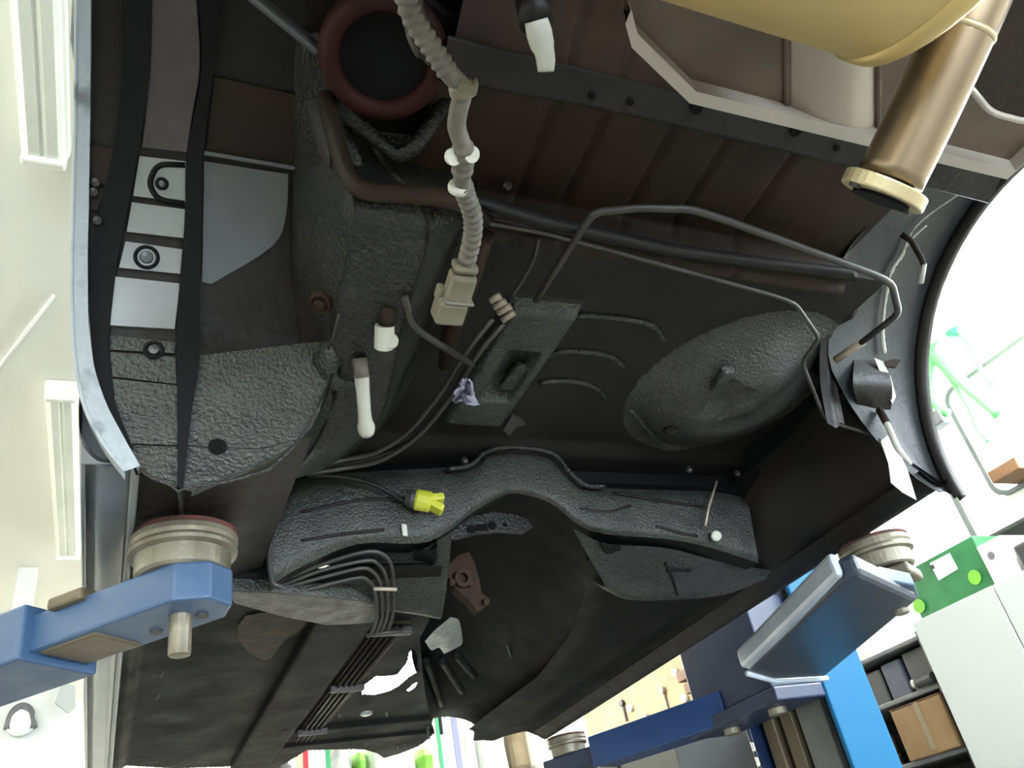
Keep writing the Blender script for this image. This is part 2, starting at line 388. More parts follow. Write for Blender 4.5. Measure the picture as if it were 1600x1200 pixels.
# -- roof, and a black backstop added behind the gaps against light leaks
hfield('roof_skin', np.linspace(-.05, 1.5, 6), np.linspace(-.6, 2.6, 10), lambda x, y: 1.95, m_paint, car)
hfield('leak_backstop', np.linspace(.17, 1.36, 8), np.linspace(-.9, 1.56, 12), lambda x, y: 1.13, m_black, car)
hfield('tail_skin', np.linspace(-.1, 1.56, 4), [-.9, -.88], lambda x, y: .8 if y < -.89 else 1.3, m_paint, car)

# -- left rear wheelhouse
def liner(name, x0f, x1, m, th0=-5, th1=186, R=WR):
    rows = []
    for t in np.arange(th0, th1, 4):
        x0 = x0f(t); xe = min(x1, float(np.interp(t, [-6, -1, 6, 14, 24, 30], [.03, .10, .19, .235, .27, x1]))); rows.append([arcpt(x0+(xe-x0)*k/6, t, R) for k in range(7)])
    v, f = grid(rows); return mk(name, v, f, m, car, smooth=True)
wl = liner('wheelhouse_liner', xlip, .285, m_under_s)
def toct(p): return p[0], math.atan2(p[2]-WZ, p[1]-WY)
def fromct(x, a, R): return (x, WY+R*math.cos(a), WZ+R*math.sin(a))
def cplate(name, quad, t, m, parent, n=7, k=5, base=WR+.004, **kw):
    q = [np.array(a, float) for a in quad]; R = base-t; g = []
    for i in range(n+1):
        l = q[0]+(q[3]-q[0])*i/n; r = q[1]+(q[2]-q[1])*i/n
        g.append([toct(C(*(l+(r-l)*j/k), R=R)) for j in range(k+1)])
    v, f = grid([[fromct(x, a, R) for x, a in row] for row in g])
    rim = g[0]+[row[-1] for row in g[1:]]+g[-1][::-1][1:]+[row[0] for row in g[::-1]][1:-1]
    b = len(v); nr = len(rim)
    v = v+[fromct(x, a, R) for x, a in rim]+[fromct(x, a, base) for x, a in rim]
    f = f+[(b+i, b+(i+1) % nr, b+nr+(i+1) % nr, b+nr+i) for i in range(nr)]
    return mk(name, v, f, m, parent, smooth=False, **kw)
def cstrip(name, pl, pr_, t, m, parent, base=WR+.004, n=4):     # long curved strip between two pixel polylines
    L = crom([(*a, 0) for a in pl], n)[:, :2]; Rr = crom([(*a, 0) for a in pr_], n)[:, :2]; R = base-t
    g = [[toct(C(*(l+(r-l)*j/3), R=R)) for j in range(4)] for l, r in zip(L, Rr)]
    rows = []
    for row in g:
        rows.append([fromct(row[0][0], row[0][1], base)]+[fromct(x, a, R) for x, a in row]+[fromct(row[-1][0], row[-1][1], base)])
    v, f = grid(rows); return mk(name, v, f, m, parent, smooth=False)
def ring(name, c, d, r, w, m, parent):
    prof = [(r-w, -.002), (r-w*.7, .004), (r-w*.3, .004), (r, -.002)]
    return lathe(name, prof, c, d, m, parent, n=24, cap=False, smooth=True)
m_lin = m_panel
# stamped panels of the outer wheelhouse half
for quad, m in [
    ([(218, 244), (291, 252), (290, 316), (208, 306)], m_panel),
    ([(206, 316), (289, 327), (287, 372), (198, 362)], m_panel),
    ([(196, 377), (287, 390), (283, 428), (186, 418)], m_panel),
    ([(180, 432), (281, 443), (273, 514), (172, 508)], m_panel),
    ([(172, 524), (274, 535), (273, 552), (172, 546)], m_under_g),
    ([(172, 550), (274, 558), (276, 600), (176, 588)], m_under_g)]:
    cplate('stamped_panel', quad, .012, m, wl)
cstrip('stamped_panel', [(238, -10), (234, 100), (228, 180), (222, 230)], [(306, -10), (312, 100), (300, 180), (292, 238)], .012, m_panel_b, wl)
cstrip('lower_panel', [(176, 592), (182, 640), (196, 690), (218, 738)], [(276, 602), (284, 660), (288, 710), (277, 762)], .010, m_under_g, wl)
tube('embossed_edge', [C(*p, R=WR-.009) for p in soft([(289, 258), (246, 256), (232, 286), (246, 312), (288, 318)], .4)], .004, m_seal_shade, wl, n=8)
for c, r in (((253, 287), .010), ((229, 402), .0185), ((240, 547), .015)):
    p = C(*c, R=WR-.008); x, a = toct(p); dn = (0, -math.cos(a), -math.sin(a))
    ring('embossed_ring', p, dn, r, .007, m_seal_shade, wl); lathe('plug', [(r*.5, 0), (r*.42, .004), (.001, .005)], p, dn, m_panel_d, wl, n=18)
# black sealed seams
cstrip('seam_rib', [(190, -10), (190, 120), (176, 240), (152, 340), (140, 440), (143, 540), (160, 620), (196, 690)],
       [(238, -10), (234, 120), (216, 240), (197, 340), (180, 430), (170, 540), (178, 620), (208, 700)], .016, m_seal_shade, wl)
cstrip('seam_rib', [(312, -10), (314, 120), (292, 240), (289, 340), (281, 440), (276, 540), (278, 640), (278, 760)],
       [(352, -10), (332, 120), (318, 240), (316, 340), (312, 440), (312, 560), (300, 640), (286, 766)], .018, m_seal_shade, wl)
# little bolts and tabs on the outermost strip
for quad in ([(141, 225), (178, 233), (168, 290), (142, 282)], [(142, 292), (163, 297), (152, 330), (141, 326)]):
    cplate('edge_tab', quad, .012, m_brown, wl, n=3, k=3)
for c in ((146, 300), (152, 345), (149, 285)): 
    p = C(*c, R=WR-.012); x, a = toct(p); lathe('bolt', [(.007, 0), (.006, .006), (.001, .008)], p, (0, -math.cos(a), -math.sin(a)), m_pipe, wl, n=10)
# the inner wheelhouse half: ledge, shiny panel, textured dome
cplate('ledge', [(335, 120), (470, 150), (462, 262), (322, 238)], .010, m_brown, wl)
cplate('ledge_edge', [(320, 236), (462, 260), (461, 266), (319, 242)], .022, m_panel_d, wl, n=2)
cstrip('inner_panel', [(319, 252), (318, 320), (317, 380), (316, 440)], [(450, 272), (447, 335), (425, 385), (330, 444)], .0115, m_panel_d, wl)
cplate('inner_panel', [(319, 252), (452, 272), (452, 416), (316, 401)], .009, m_under_s, wl, n=10)
cplate('inner_panel', [(316, 401), (452, 416), (470, 560), (300, 560)], .010, m_under_s, wl, n=10)
cstrip('dome_panel', [(306, 556), (296, 620), (288, 690), (280, 764)], [(528, 530), (512, 600), (466, 690), (300, 768)], .012, m_under_g, wl)
p = C(340, 698, R=WR-.009); lathe('drain_hole', [(.0125, -.001), (.0125, .001)], p, (0, -1, -.05), m_black, wl, n=18)
# arch lip
cstrip('arch_lip', [(120, -10), (119, 150), (116, 300), (113, 420), (116, 540), (131, 630), (160, 690), (196, 736)],
       [(142, -10), (141, 150), (139, 300), (137, 420), (141, 540), (162, 620), (192, 680), (219, 728)], .02, m_lip, car, base=WR-.004)
tube('arch_bead', [C(*p, R=WR-.022) for p in [(218, 734), (240, 748), (268, 758), (278, 768), (300, 760), (360, 752), (420, 734), (458, 700), (490, 650), (520, 585)]], .0022, m_under, car)
tube('lip_bead', [C(*p, R=WR-.022) for p in crom([(120, -10, 0), (119, 150, 0), (116, 300, 0), (113, 420, 0), (116, 540, 0), (131, 630, 0), (160, 690, 0), (196, 736, 0)], 4)[:, :2]], .003, m_lip, car)

# -- inner wall of the wheelhouse and the left frame rail
railg = [
 [C(462, 60), P(530, 60, Z=1.0), P(560, 60, Z=1.0), P(700, 60, Z=1.05)],
 [C(458, 160), P(515, 205, Z=.96), P(575, 220, Z=.975), P(735, 230, Z=.98)],
 [C(455, 265), P(548, 305, Z=.80), P(655, 322, Z=.80), P(748, 330, Z=.905)],
 [C(455, 340), P(545, 380, Z=.775), P(664, 385, Z=.775), P(728, 370, Z=.905)],
 [C(462, 430), P(527, 455, Z=.76), P(645, 455, Z=.76), P(705, 440, Z=.905)],
 [C(495, 520), P(515, 520, Z=.755), P(628, 515, Z=.75), P(685, 500, Z=.905)],
 [C(524, 575), P(532, 590, Z=.745), P(612, 590, Z=.745), P(652, 570, Z=.905)],
 [C(480, 668), P(492, 690, Z=.73), P(590, 660, Z=.745), P(628, 625, Z=.905)],
 [P(430, 740, Z=.64), P(448, 752, Z=.66), P(505, 735, Z=.75), P(578, 693, Z=.905)],
]
rows = []
for r in railg: 
    a, b, c, d = [np.array(q, float) for q in r]; rows.append([a, a+(b-a)*.55+np.array([-.004, 0, .012]), b, b+(c-b)*.08, b+(c-b)*.92, c, c+(d-c)*.08, d])
patch('frame_rail', rows, m_under, car, n=3, m=6)
pts = [P(*p, Z=.735) for p in [(540, 560), (560, 545), (600, 540), (615, 575), (600, 640), (560, 690), (520, 690), (500, 640)]]
lathe('rail_boss', [(.055, -.02), (.045, .004), (.025, .008), (.02, .0), (.001, -.002)], P(548, 575, Z=.755), (.15, -.3, -1), m_under_g, car, n=22, smooth=True)
ring('rusty_ring', P(500, 474, Z=.765), (-.4, -.4, -1), .017, .008, m_rust, car)
lathe('rusty_nut', [(.009, 0), (.009, .008), (.004, .010)], P(500, 474, Z=.765), (-.4, -.4, -1), m_rust, car, n=6)
tube('rail_seam', [P(*p, Z=.75) for p in [(530, 490), (522, 520), (513, 545)]], .002, m_pipe, car)
tube('rusty_strap', [P(*p, Z=z) for p, z in [((762, 362), .87), ((742, 420), .84), ((720, 480), .83), ((702, 530), .84), ((694, 570), .87)]], [.012, .014, .016, .015, .012], m_rust, car)
# rail end plate and curved hose-like flange at its rear end
tube('rail_flange', soft([P(*p, Z=z) for p, z in [((508, 150), .93), ((535, 260), .82), ((560, 300), .785), ((640, 303), .785), ((715, 312), .80), ((760, 345), .87)]], .4), .012, m_brown, car)

# -- spring seat: red cup, dark bore, V-shaped tower plate
ts = P(600, 88, Z=.93)
lathe('spring_cup', [(.062, -.05), (.080, -.02), (.082, .0), (.076, .016), (.062, .020), (.055, .010), (.053, -.06)], ts, (-.12, -.25, -1), m_red, car, n=36, cap=False, smooth=True)
lathe('spring_bore', [(.056, -.06), (.056, .004), (.001, .0041)], ts-np.array([0, 0, 0]), (-.12, -.25, -1), m_black, car, n=30, cap=False)
plate('tower_plate', [P(*p, Z=.985) for p in [(505, 60), (640, -20), (740, 60), (790, 150), (730, 300), (600, 310), (530, 262)]], .02, m_under_s, car, nrm=(0, 0, 1))
tube('tower_ridge', soft([P(*p, Z=z) for p, z in [((512, 110), .95), ((545, 180), .93), ((620, 246), .90), ((650, 230), .90), ((700, 150), .95)]], .25), .011, m_under, car)
tube('tower_ridge', [P(*p, Z=z) for p, z in [((540, 200), .93), ((552, 240), .90), ((560, 262), .88)]], .008, m_under, car)
plate('gusset', [P(*p, Z=z) for p, z in [((478, 158), .93), ((512, 150), .93), ((516, 262), .84), ((498, 240), .86)]], .01, m_under_s, car)
a, b = P(372, -25, Z=.98), P(503, 82, Z=.95)
beam('brace_bar', a, b, .012, .022, m_panel_d, car)

# -- boot floor, rear rail
def trunk(x, y):
    z = .94
    for gx in (.505, .585, .70, .80, .93):
        z += .010*math.exp(-((x-gx-.08*(y-.65))/.006)**2)
    if y < .56: z += min(.05, (.56-y)*.5)
    if y > .80: z -= min(.06, (y-.80)*2.2)
    return z
hfield('boot_floor', np.linspace(.33, 1.20, 150), np.concatenate([np.linspace(-.88, .5, 12), np.linspace(.51, .84, 40)]), trunk, m_brown, car)
up = [(700, 55), (780, 76), (960, 118), (1080, 150), (1340, 214), (1570, 266)]
lo = [(690, 128), (740, 134), (920, 168), (1050, 196), (1330, 262), (1545, 318)]
rows = [[P(*p, Z=.94) for p in up], [P(*p, Z=.868) for p in up], [P(*p, Z=.862) for p in lo], [P(*p, Z=.935) for p in lo]]
v, f = grid([[tuple(c) for c in r] for r in rows]); mk('rear_rail', v, f, m_under_s, car, bevel=.004)
for c in ((1088, 170), (1243, 205), (985, 160), (925, 150), (1308, 232)):
    r = .0085 if c[0] in (1088, 1243) else .0045
    lathe('rail_hole', [(r, -.002), (r, .002)], P(*c, Z=.862), (0, 0, -1), m_black, car, n=16)
# transverse lip between boot floor and seat pan
rows = [[P(*p, Z=.88) for p in [(735, 300), (850, 335), (1050, 380), (1200, 402), (1330, 418)]],
        [P(*p, Z=.845) for p in [(738, 314), (850, 352), (1050, 394), (1200, 414), (1335, 428)]],
        [P(*p, Z=.90) for p in [(740, 322), (850, 362), (1050, 404), (1200, 424), (1335, 440)]]]
v, f = grid([[tuple(c) for c in r] for r in rows]); mk('cross_lip', v, f, m_under_s, car, smooth=True)

# -- rear seat pan with the tank bulge
def sm(a, b, x): t = min(1, max(0, (x-a)/(b-a))); return t*t*(3-2*t)
def pan(x, y):
    z = .905
    r = math.hypot((x-1.20)/.235, (y-1.19)/.265); z -= .060*(1-sm(.35, 1.0, r))
    r2 = math.hypot((x-1.17)/.10, (y-1.12)/.16); z -= .020*(1-sm(.2, 1.0, r2))
    # low textured strip beside the tunnel bracket
    z -= .028*sm(.565, .585, x)*(1-sm(.70, .72, x))*sm(.97, 1.0, y)*(1-sm(1.36, 1.40, y))
    # recess inside that strip
    z += .040*sm(.615, .625, x)*(1-sm(.675, .685, x))*sm(1.10, 1.115, y)*(1-sm(1.26, 1.275, y))
    # pressed recess in the bulge
    z += .030*sm(1.10, 1.115, x)*(1-sm(1.145, 1.175, x))*sm(1.09, 1.10, y)*(1-sm(1.16, 1.24, y))
    z -= .02*sm(1.44, 1.50, y)
    return z
def intank(x, y): return math.hypot((x-1.20)/.24, (y-1.19)/.27) < 1
def instrip(x, y): return .57 < x < .715 and .98 < y < 1.39
px_, py_ = np.linspace(.42, 1.43, 200), np.linspace(.81, 1.55, 150)
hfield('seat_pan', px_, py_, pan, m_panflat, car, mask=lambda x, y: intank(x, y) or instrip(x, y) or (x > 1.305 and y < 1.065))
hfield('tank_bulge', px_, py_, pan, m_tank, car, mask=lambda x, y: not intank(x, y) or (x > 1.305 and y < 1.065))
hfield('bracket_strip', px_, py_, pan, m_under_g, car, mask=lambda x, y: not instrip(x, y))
for x0, x1, z0 in ((-.04, .26, .63), (.26, .585, .655), (.955, 1.555, .655), (.585, .955, .87)): box2('black_backing', (x0, 1.556, z0), (x1, 1.562, 1.13), m_seal_shade, car, bevel=0)  # black sheets added to stop light leaks and darken the strip above the crossmember
box2('side_backing', (1.432, 1.08, .86), (1.436, 1.562, 1.13), m_seal_shade, car, bevel=0)  # further black sheet added to block light leaking in at the right
for line in ([(860, 508), (880, 494), (930, 494), (985, 500), (1020, 510), (1036, 532)], [(856, 556), (880, 549), (925, 551), (955, 558), (976, 574)], [(842, 598), (880, 595), (912, 599), (932, 608), (946, 622)]):
    tube('floor_bead', crom([P(*p, Z=.903) for p in line], 5), .0065, m_under, car, n=8)
for line in ([(985, 640), (1005, 665), (1030, 690), (1050, 698)], [(1125, 665), (1150, 650), (1175, 625)], [(1108, 678), (1140, 662), (1165, 645)]):
    tube('tank_bead', crom([P(*p, Z=.862 if line[0][0] > 1000 else .88) for p in line], 5), .004, m_under_g, car, n=8)
c = P(1061, 670, Z=.868)
box('drain_cover', c, (.062, .055, .016), m_under_s, car, ax=rotax(.35), bevel=.012)
box('cover_rim', c+np.array([0, 0, -.008]), (.046, .040, .008), m_under, car, ax=rotax(.35), bevel=.006)
box('recess_bracket', P(808, 588, Z=.895), (.045, .085, .016), m_under_g, car, ax=rotax(.1), bevel=.006)
box('recess_hook', P(1128, 592, Z=.850), (.028, .075, .02), m_under_g, car, ax=rotax(-.25), bevel=.006)
for c, z in (((725, 718), .86), ((1075, 732), .86), ((1190, 735), .85), ((1150, 738), .85), ((790, 288), .93), ((762, 372), .87), ((858, 498), .9)):
    lathe('bolt', [(.008, 0), (.008, .010), (.004, .014)], P(*c, Z=z), (0, -.4, -1), m_pipe, car, n=8)
# twisted little bracket under the pan
plate('torn_bracket', [P(*p, Z=.87) for p in [(786, 672), (800, 650), (812, 655), (822, 664), (806, 668), (797, 682)]], .006, m_pipe, car)

# -- right frame rail, wheelhouse and outrigger
rr = []
for y in (.1, .3, .6, .8, .9, .97, 1.03, 1.06):
    cz = WZ+math.sqrt(max(0, WR**2-(y-WY)**2)); zz = min(.915, cz+.02)
    if y < .81: rr.append([(1.19, y, .948 if y < .7 else .93), (1.215, y, .95), (1.245, y, .985), (1.285, y, 1.02), (1.31, y, 1.045), (1.332, y, cz+.02)])
    else: rr.append([(1.285, y, zz), (1.295, y, zz-.006), (1.302, y, zz-.010), (1.312, y, zz-.006), (1.32, y, zz+.004), (1.332, y, cz+.02)])
patch('frame_rail', rr, m_under_s, car, n=3, m=4)
rows = []
for t in np.arange(-4, 186, 4): xb = float(np.interp(t, [-5, 0, 8, 18, 30], [1.535, 1.48, 1.42, 1.36, 1.30])); rows.append([arcpt(xb+(1.572-xb)*k/6, t, WR-.004*math.sin(k)) for k in range(7)])
v, f = grid(rows); wr = mk('wheelhouse_liner', v, f, m_linr, car, smooth=True)
rows = []
for t in np.arange(-6, 186, 4): rows.append([arcpt(1.552, t, WR-.004), arcpt(1.555, t, WR-.018), arcpt(1.575, t, WR-.018), arcpt(1.578, t, WR+.004)])
v, f = grid(rows); mk('arch_lip', v, f, m_under_s, car, smooth=True)
outr = []
for y, q in ((1.06, [(1.30, .90), (1.34, .80), (1.42, .70), (1.50, .635), (1.54, .605)]), (1.13, [(1.41, .875), (1.43, .80), (1.465, .70), (1.51, .635), (1.545, .605)]), (1.24, [(1.43, .865), (1.445, .79), (1.475, .69), (1.515, .635), (1.545, .605)]),
             (1.38, [(1.42, .83), (1.435, .76), (1.47, .68), (1.515, .63), (1.55, .603)]), (1.52, [(1.40, .77), (1.42, .70), (1.465, .655), (1.515, .625), (1.555, .602)]), (1.70, [(1.37, .66), (1.42, .645), (1.48, .635), (1.53, .62), (1.56, .60)])):
    outr.append([(x, y, z) for x, z in q])
patch('outrigger', outr, m_under_s, car, n=4, m=5)
# seam sealer: ragged pale bead, flakes, hooks
sp = [(1600, 232), (1560, 262), (1500, 302), (1440, 345), (1418, 375), (1408, 400), (1392, 425), (1383, 470), (1379, 520), (1382, 552)]
rng = random.Random(3)
rs = []
q = crom([(*a, 0) for a in sp], 6)[:, :2]
for i in range(len(q)): rs.append((.0015 if i < 24 else .0036)*(0.6+.8*rng.random()))
tube('seam_sealer', [C(*a, R=WR-.01) for a in q], rs, m_tape, wr, n=6)
q = crom([(1448, 352, 0), (1430, 368, 0), (1412, 390, 0)], 4)[:, :2]
tube('seam_sealer', [C(*a, R=WR-.012) for a in q]+[], .002, m_tape, wr, n=6)
def flake(line, z, m, name):
    plate(name, [C(*a, R=WR-z) for a in line], .004, m, wr, nrm=(-.7, -.7, -.1))
flake([(1366, 560), (1380, 566), (1392, 590), (1400, 620), (1394, 632), (1384, 610), (1376, 585)], .014, m_tape, 'sealer_flake')
flake([(1376, 690), (1388, 680), (1402, 700), (1418, 735), (1432, 782), (1410, 770), (1392, 755), (1388, 725)], .014, m_tape, 'sealer_flake')
patch('boss', [[C(*p, R=WR-.002) for p in ((1335, 560), (1360, 562), (1385, 568))], [C(*p, R=WR-.03) for p in ((1333, 600), (1362, 600), (1394, 604))], [C(*p, R=WR-.002) for p in ((1340, 632), (1368, 640), (1392, 640))]], m_under_s, wr, n=4, m=4)
tube('hook', soft([C(*p, R=WR-z) for p, z in [((1408, 366), .012), ((1424, 376), .03), ((1443, 410), .05), ((1438, 440), .05)]], .2), .006, m_rust, wr, n=8)
tube('hook_end', [C(1443, 412, R=WR-.05), C(1438, 442, R=WR-.05)], .0068, m_tape, wr, n=8)
tube('hook', soft([C(*p, R=WR-z) for p, z in [((1374, 640), .012), ((1384, 658), .03), ((1402, 700), .045), ((1424, 726), .045)]], .2), [.0065]*11+[.003], m_tape, wr, n=8)
tube('hook_root', [C(1374, 640, R=WR-.012), C(1386, 662, R=WR-.032)], .008, m_rust, wr, n=8)
plate('clip', [C(*p, R=WR-.016) for p in [(1382, 566), (1396, 562), (1407, 564), (1398, 576), (1386, 574)]], .006, m_rust, wr, nrm=(-.7, -.7, -.1))

# -- big crossmember
top = [(428, 792), (470, 748), (560, 738), (730, 727), (765, 706), (800, 700), (862, 710), (892, 742), (920, 760), (1040, 766), (1110, 768), (1168, 778)]
bot = [(424, 914), (470, 886), (560, 850), (670, 846), (740, 800), (775, 780), (805, 771), (860, 786), (925, 830), (1040, 842), (1110, 856), (1186, 880)]
rows = [[P(*p, Y=1.505) for p in top], [P(a[0]*.8+b[0]*.2, a[1]*.8+b[1]*.2, Y=1.485) for a, b in zip(top, bot)], [P(a[0]*.2+b[0]*.8, a[1]*.2+b[1]*.8, Y=1.482) for a, b in zip(top, bot)], [P(*p, Y=1.50) for p in bot]]
xm = patch('crossmember', rows, m_under_g, car, n=5, m=4)
patch('crossmember_underside', [[P(*p, Y=1.50) for p in bot], [P(*p, Y=1.50)+np.array([0, .05, .004]) for p in bot]], m_seal_shade, car, n=5, m=2)  # shade below the lip put into the black colour
patch('crossmember_top', [[P(*p, Y=1.505) for p in top], [P(*p, Y=1.505)+np.array([0, .06, .05]) for p in top]], m_seal_shade, car, n=5, m=2)  # black likewise, painting in the shade above the face
tube('flange_edge', crom([P(*p, Y=1.474) for p in [(700, 733), (735, 727), (760, 706), (800, 699), (862, 708), (890, 738), (915, 758), (945, 760)]], 5), .006, m_under, xm, n=8)
for q in ([(470, 800), (560, 782), (640, 780)], [(470, 845), (540, 834), (600, 828)], [(960, 770), (1030, 782), (1100, 792)], [(1025, 822), (1060, 832), (1090, 838)], [(905, 795), (950, 800), (985, 790)]):
    tube('pressed_bead', crom([P(*p, Y=1.482) for p in q], 5), .0035, m_under_s, xm, n=8)
tube('end_edge', soft([P(*p, Y=1.48) for p in [(430, 770), (424, 805), (420, 880), (426, 912), (440, 918)]], .3), .005, m_pipe, xm, n=8)
box('end_clip', P(428, 802, Y=1.47), (.018, .012, .020), m_pipe_l, xm, bevel=.003)
box('pale_chip', P(632, 828, Y=1.478), (.012, .004, .026), m_tape, xm, ax=rotax(.2), bevel=.002)
lathe('white_plug', [(.012, 0), (.012, .012), (.009, .014)], P(1118, 838, Y=1.47), (-.5, -1, -.3), m_tape, xm, n=14)
tube('loose_wire', [P(1120, 752, Y=1.46), P(1108, 790, Y=1.455), P(1102, 822, Y=1.46)], .003, m_pipe_l, xm, n=6)

# -- heel panels under the crossmember
def Yh(y, o=0): return 1.53+(y-860)*.0016+o
def HP(p, o=0): return P(*p, Y=Yh(p[1], o))
patch('heel_panel', [[HP(p) for p in [(434, 924), (500, 890), (560, 870), (640, 866), (706, 832)]], [HP(p) for p in [(430, 934), (500, 915), (560, 905), (640, 908), (700, 900)]], [HP(p) for p in [(420, 945), (500, 946), (560, 948), (640, 956), (690, 964)]], [HP(p)+np.array([0, .04, .02]) for p in [(420, 945), (500, 946), (560, 948), (640, 956), (690, 964)]]], m_under, car, n=5, m=4)
patch('heel_panel', [[HP(p) for p in [(896, 826), (950, 850), (1040, 856), (1120, 876), (1206, 892)]], [HP(p) for p in [(915, 862), (965, 900), (1040, 905), (1120, 908), (1200, 898)]], [HP(p) for p in [(945, 915), (985, 936), (1060, 936), (1130, 930), (1196, 906)]], [HP(p)+np.array([0, .05, .03]) for p in [(945, 915), (985, 936), (1060, 936), (1130, 930), (1196, 906)]]], m_under, car, n=5, m=4)
tube('heel_seam', [HP(p, -.004) for p in [(1040, 880), (1052, 905), (1058, 930)]], .003, m_seal_shade, car, n=6)
tube('heel_bead', [HP(p, -.004) for p in [(1042, 893), (1060, 891), (1080, 892)]], .003, m_seal_shade, car, n=6)

# -- tunnel
tun = []
for y, q in ((1.50, [(.575, .66), (.585, .74), (.655, .82), (.77, .865), (.87, .83), (.945, .74), (.965, .665)]),
             (1.75, [(.655, .645), (.66, .74), (.72, .84), (.83, .87), (.95, .82), (1.05, .72), (1.10, .65)]),
             (2.1, [(.70, .645), (.72, .72), (.79, .79), (.93, .82), (1.06, .78), (1.16, .70), (1.22, .65)]),
             (2.5, [(.85, .645), (.88, .70), (.95, .76), (1.05, .78), (1.14, .75), (1.24, .69), (1.30, .65)]),
             (3.0, [(1.04, .65), (1.06, .68), (1.09, .70), (1.15, .71), (1.21, .70), (1.26, .68), (1.30, .65)]),
             (3.2, [(1.06, .65), (1.08, .68), (1.10, .70), (1.16, .71), (1.22, .70), (1.27, .68), (1.31, .65)])):
    tun.append([(q[0][0]-(.003 if y in (2.1, 2.5) else .05), y, .660)]+[(x, y, z+.004) for x, z in q]+[(q[-1][0]+.05, y, .668)])
patch('tunnel', tun, m_pan, car, n=4, m=6)
br = plate('gearbox_bracket', [P(*p, Y=1.60) for p in [(700, 842), (704, 818), (740, 806), (770, 800), (800, 803), (826, 812), (832, 824), (818, 832), (780, 829), (745, 833), (716, 842)]], .012, m_under, car, nrm=(0, 1, 0))
for c, r in (((737, 827), .010), ((769, 821), .010), ((789, 820), .005)): lathe('bracket_hole', [(r, 0), (r, .002)], P(*c, Y=1.597), (0, -1, 0), m_black, br, n=16)
box('bracket_slot', P(753, 824, Y=1.598), (.028, .004, .016), m_black, br, bevel=.002)
rb = plate('rusty_mount', [P(*p, Y=1.66) for p in [(697, 896), (703, 880), (716, 868), (733, 862), (742, 880), (749, 905), (752, 926), (765, 936), (760, 946), (746, 954), (736, 940), (712, 920)]], .03, m_rust, car, nrm=(0, 1, 0))
lathe('mount_eye', [(.020, 0), (.020, .018), (.011, .018), (.011, .002)], P(720, 905, Y=1.66), (0, -1, -.2), m_rust, rb, n=16)
for c in ((704, 910), (733, 912), (757, 941)): lathe('mount_bolt', [(.008, 0), (.008, .014), (.004, .016)], P(*c, Y=1.66), (0, -1, -.3), m_rust, rb, n=8)
patch('heat_foil', [[P(704, 964, Z=.665), P(716, 968, Z=.675), P(720, 980, Z=.68), P(722, 992, Z=.685)], [P(692, 974, Z=.655), P(702, 982, Z=.665), P(714, 992, Z=.674), P(722, 1006, Z=.68)], [P(678, 986, Z=.645), P(690, 996, Z=.655), P(702, 1000, Z=.664), P(710, 1014, Z=.675)], [P(664, 1002, Z=.638), P(674, 1016, Z=.646), P(686, 1012, Z=.655), P(694, 1022, Z=.665)]], m_foil, car, n=5, m=5)
for q in ([(664, 1030), (676, 1062), (690, 1100)], [(690, 1030), (702, 1050), (722, 1080)], [(712, 1022), (724, 1036), (742, 1056)]):
    tube('tunnel_rib', crom([P(*p, Z=z) for p, z in zip(q, (.672, .684, .70))], 4), .012, m_pan, car, n=10)
tube('tunnel_scrape', crom([P(792, 1005, Z=.74), P(797, 1022, Z=.735), P(802, 1036, Z=.73)], 3), .0035, m_pipe, car, n=6)
lathe('tunnel_boss', [(.07, -.03), (.06, .0), (.04, .008), (.001, .010)], P(868, 960, Z=.735), (-.6, -.2, -1), m_pan, car, n=22, smooth=True)

# -- front floor
EDGE = [(1.55, .60), (1.77, .66), (2.0, .69), (2.36, .81), (2.7, .93), (3.0, 1.05), (3.4, 1.06)]
def xedge(y): return float(np.interp(y, [a for a, _ in EDGE], [b for _, b in EDGE]))
FE = [(-.08, 3.02), (.0, 3.09), (.20, 3.25), (.50, 3.36), (.555, 3.30), (.61, 3.06), (.72, 3.10), (.835, 3.155), (.90, 3.24), (.956, 3.345), (1.0, 3.30), (1.05, 3.2), (1.06, 3.0)]
def yend(x): return float(np.interp(x, [a for a, _ in FE], [b for _, b in FE]))
HOLE = [P(*p, Z=.64)[:2] for p in [(566, 1084), (568, 1072), (588, 1057), (606, 1057), (622, 1054), (636, 1036), (640, 1020), (646, 1013), (651, 1022), (655, 1048), (640, 1056), (622, 1072), (606, 1080), (584, 1085)]]  # opening cut so the added lit panel shows as a bright spot
HOLE2 = [P(*p, Z=.64)[:2] for p in [(636, 1079), (645, 1070), (652, 1066), (648, 1073), (640, 1080)]]
def inside(poly, x, y):
    c = False
    for i in range(len(poly)):
        a, b = poly[i], poly[i-1]
        if (a[1] > y) != (b[1] > y) and x < (b[0]-a[0])*(y-a[1])/(b[1]-a[1])+a[0]: c = not c
    return c
def floorz(x, y):
    z = .640
    z -= .022*(1-sm(.02, .05, x))                       # reinforced sill edge
    z -= .014*sm(2.80, 2.84, y)*(sm(.50, .52, x))       # front cross panel
    z -= .010*sm(2.97, 2.99, y)*(sm(.50, .52, x))
    return z
vs, fs = [], []; NX, NY = 200, 260
ys = np.linspace(1.54, 3.36, NY)
for y in ys:
    x1 = xedge(y)
    for x in np.linspace(.0, x1, NX):
        vs.append((x, y, floorz(x, y)))
for j in range(NY-1):
    for i in range(NX-1):
        k = j*NX+i; cx = (vs[k][0]+vs[k+NX+1][0])/2; cy = (vs[k][1]+vs[k+NX+1][1])/2
        if cy > yend(cx) or inside(HOLE, cx, cy) or inside(HOLE2, cx, cy): continue
        fs.append((k, k+1, k+NX+1, k+NX))
used = sorted({i for f in fs for i in f}); rm = {a: b for b, a in enumerate(used)}
mk('front_floor', [vs[i] for i in used], [tuple(rm[i] for i in f) for f in fs], m_pan, car, smooth=True)
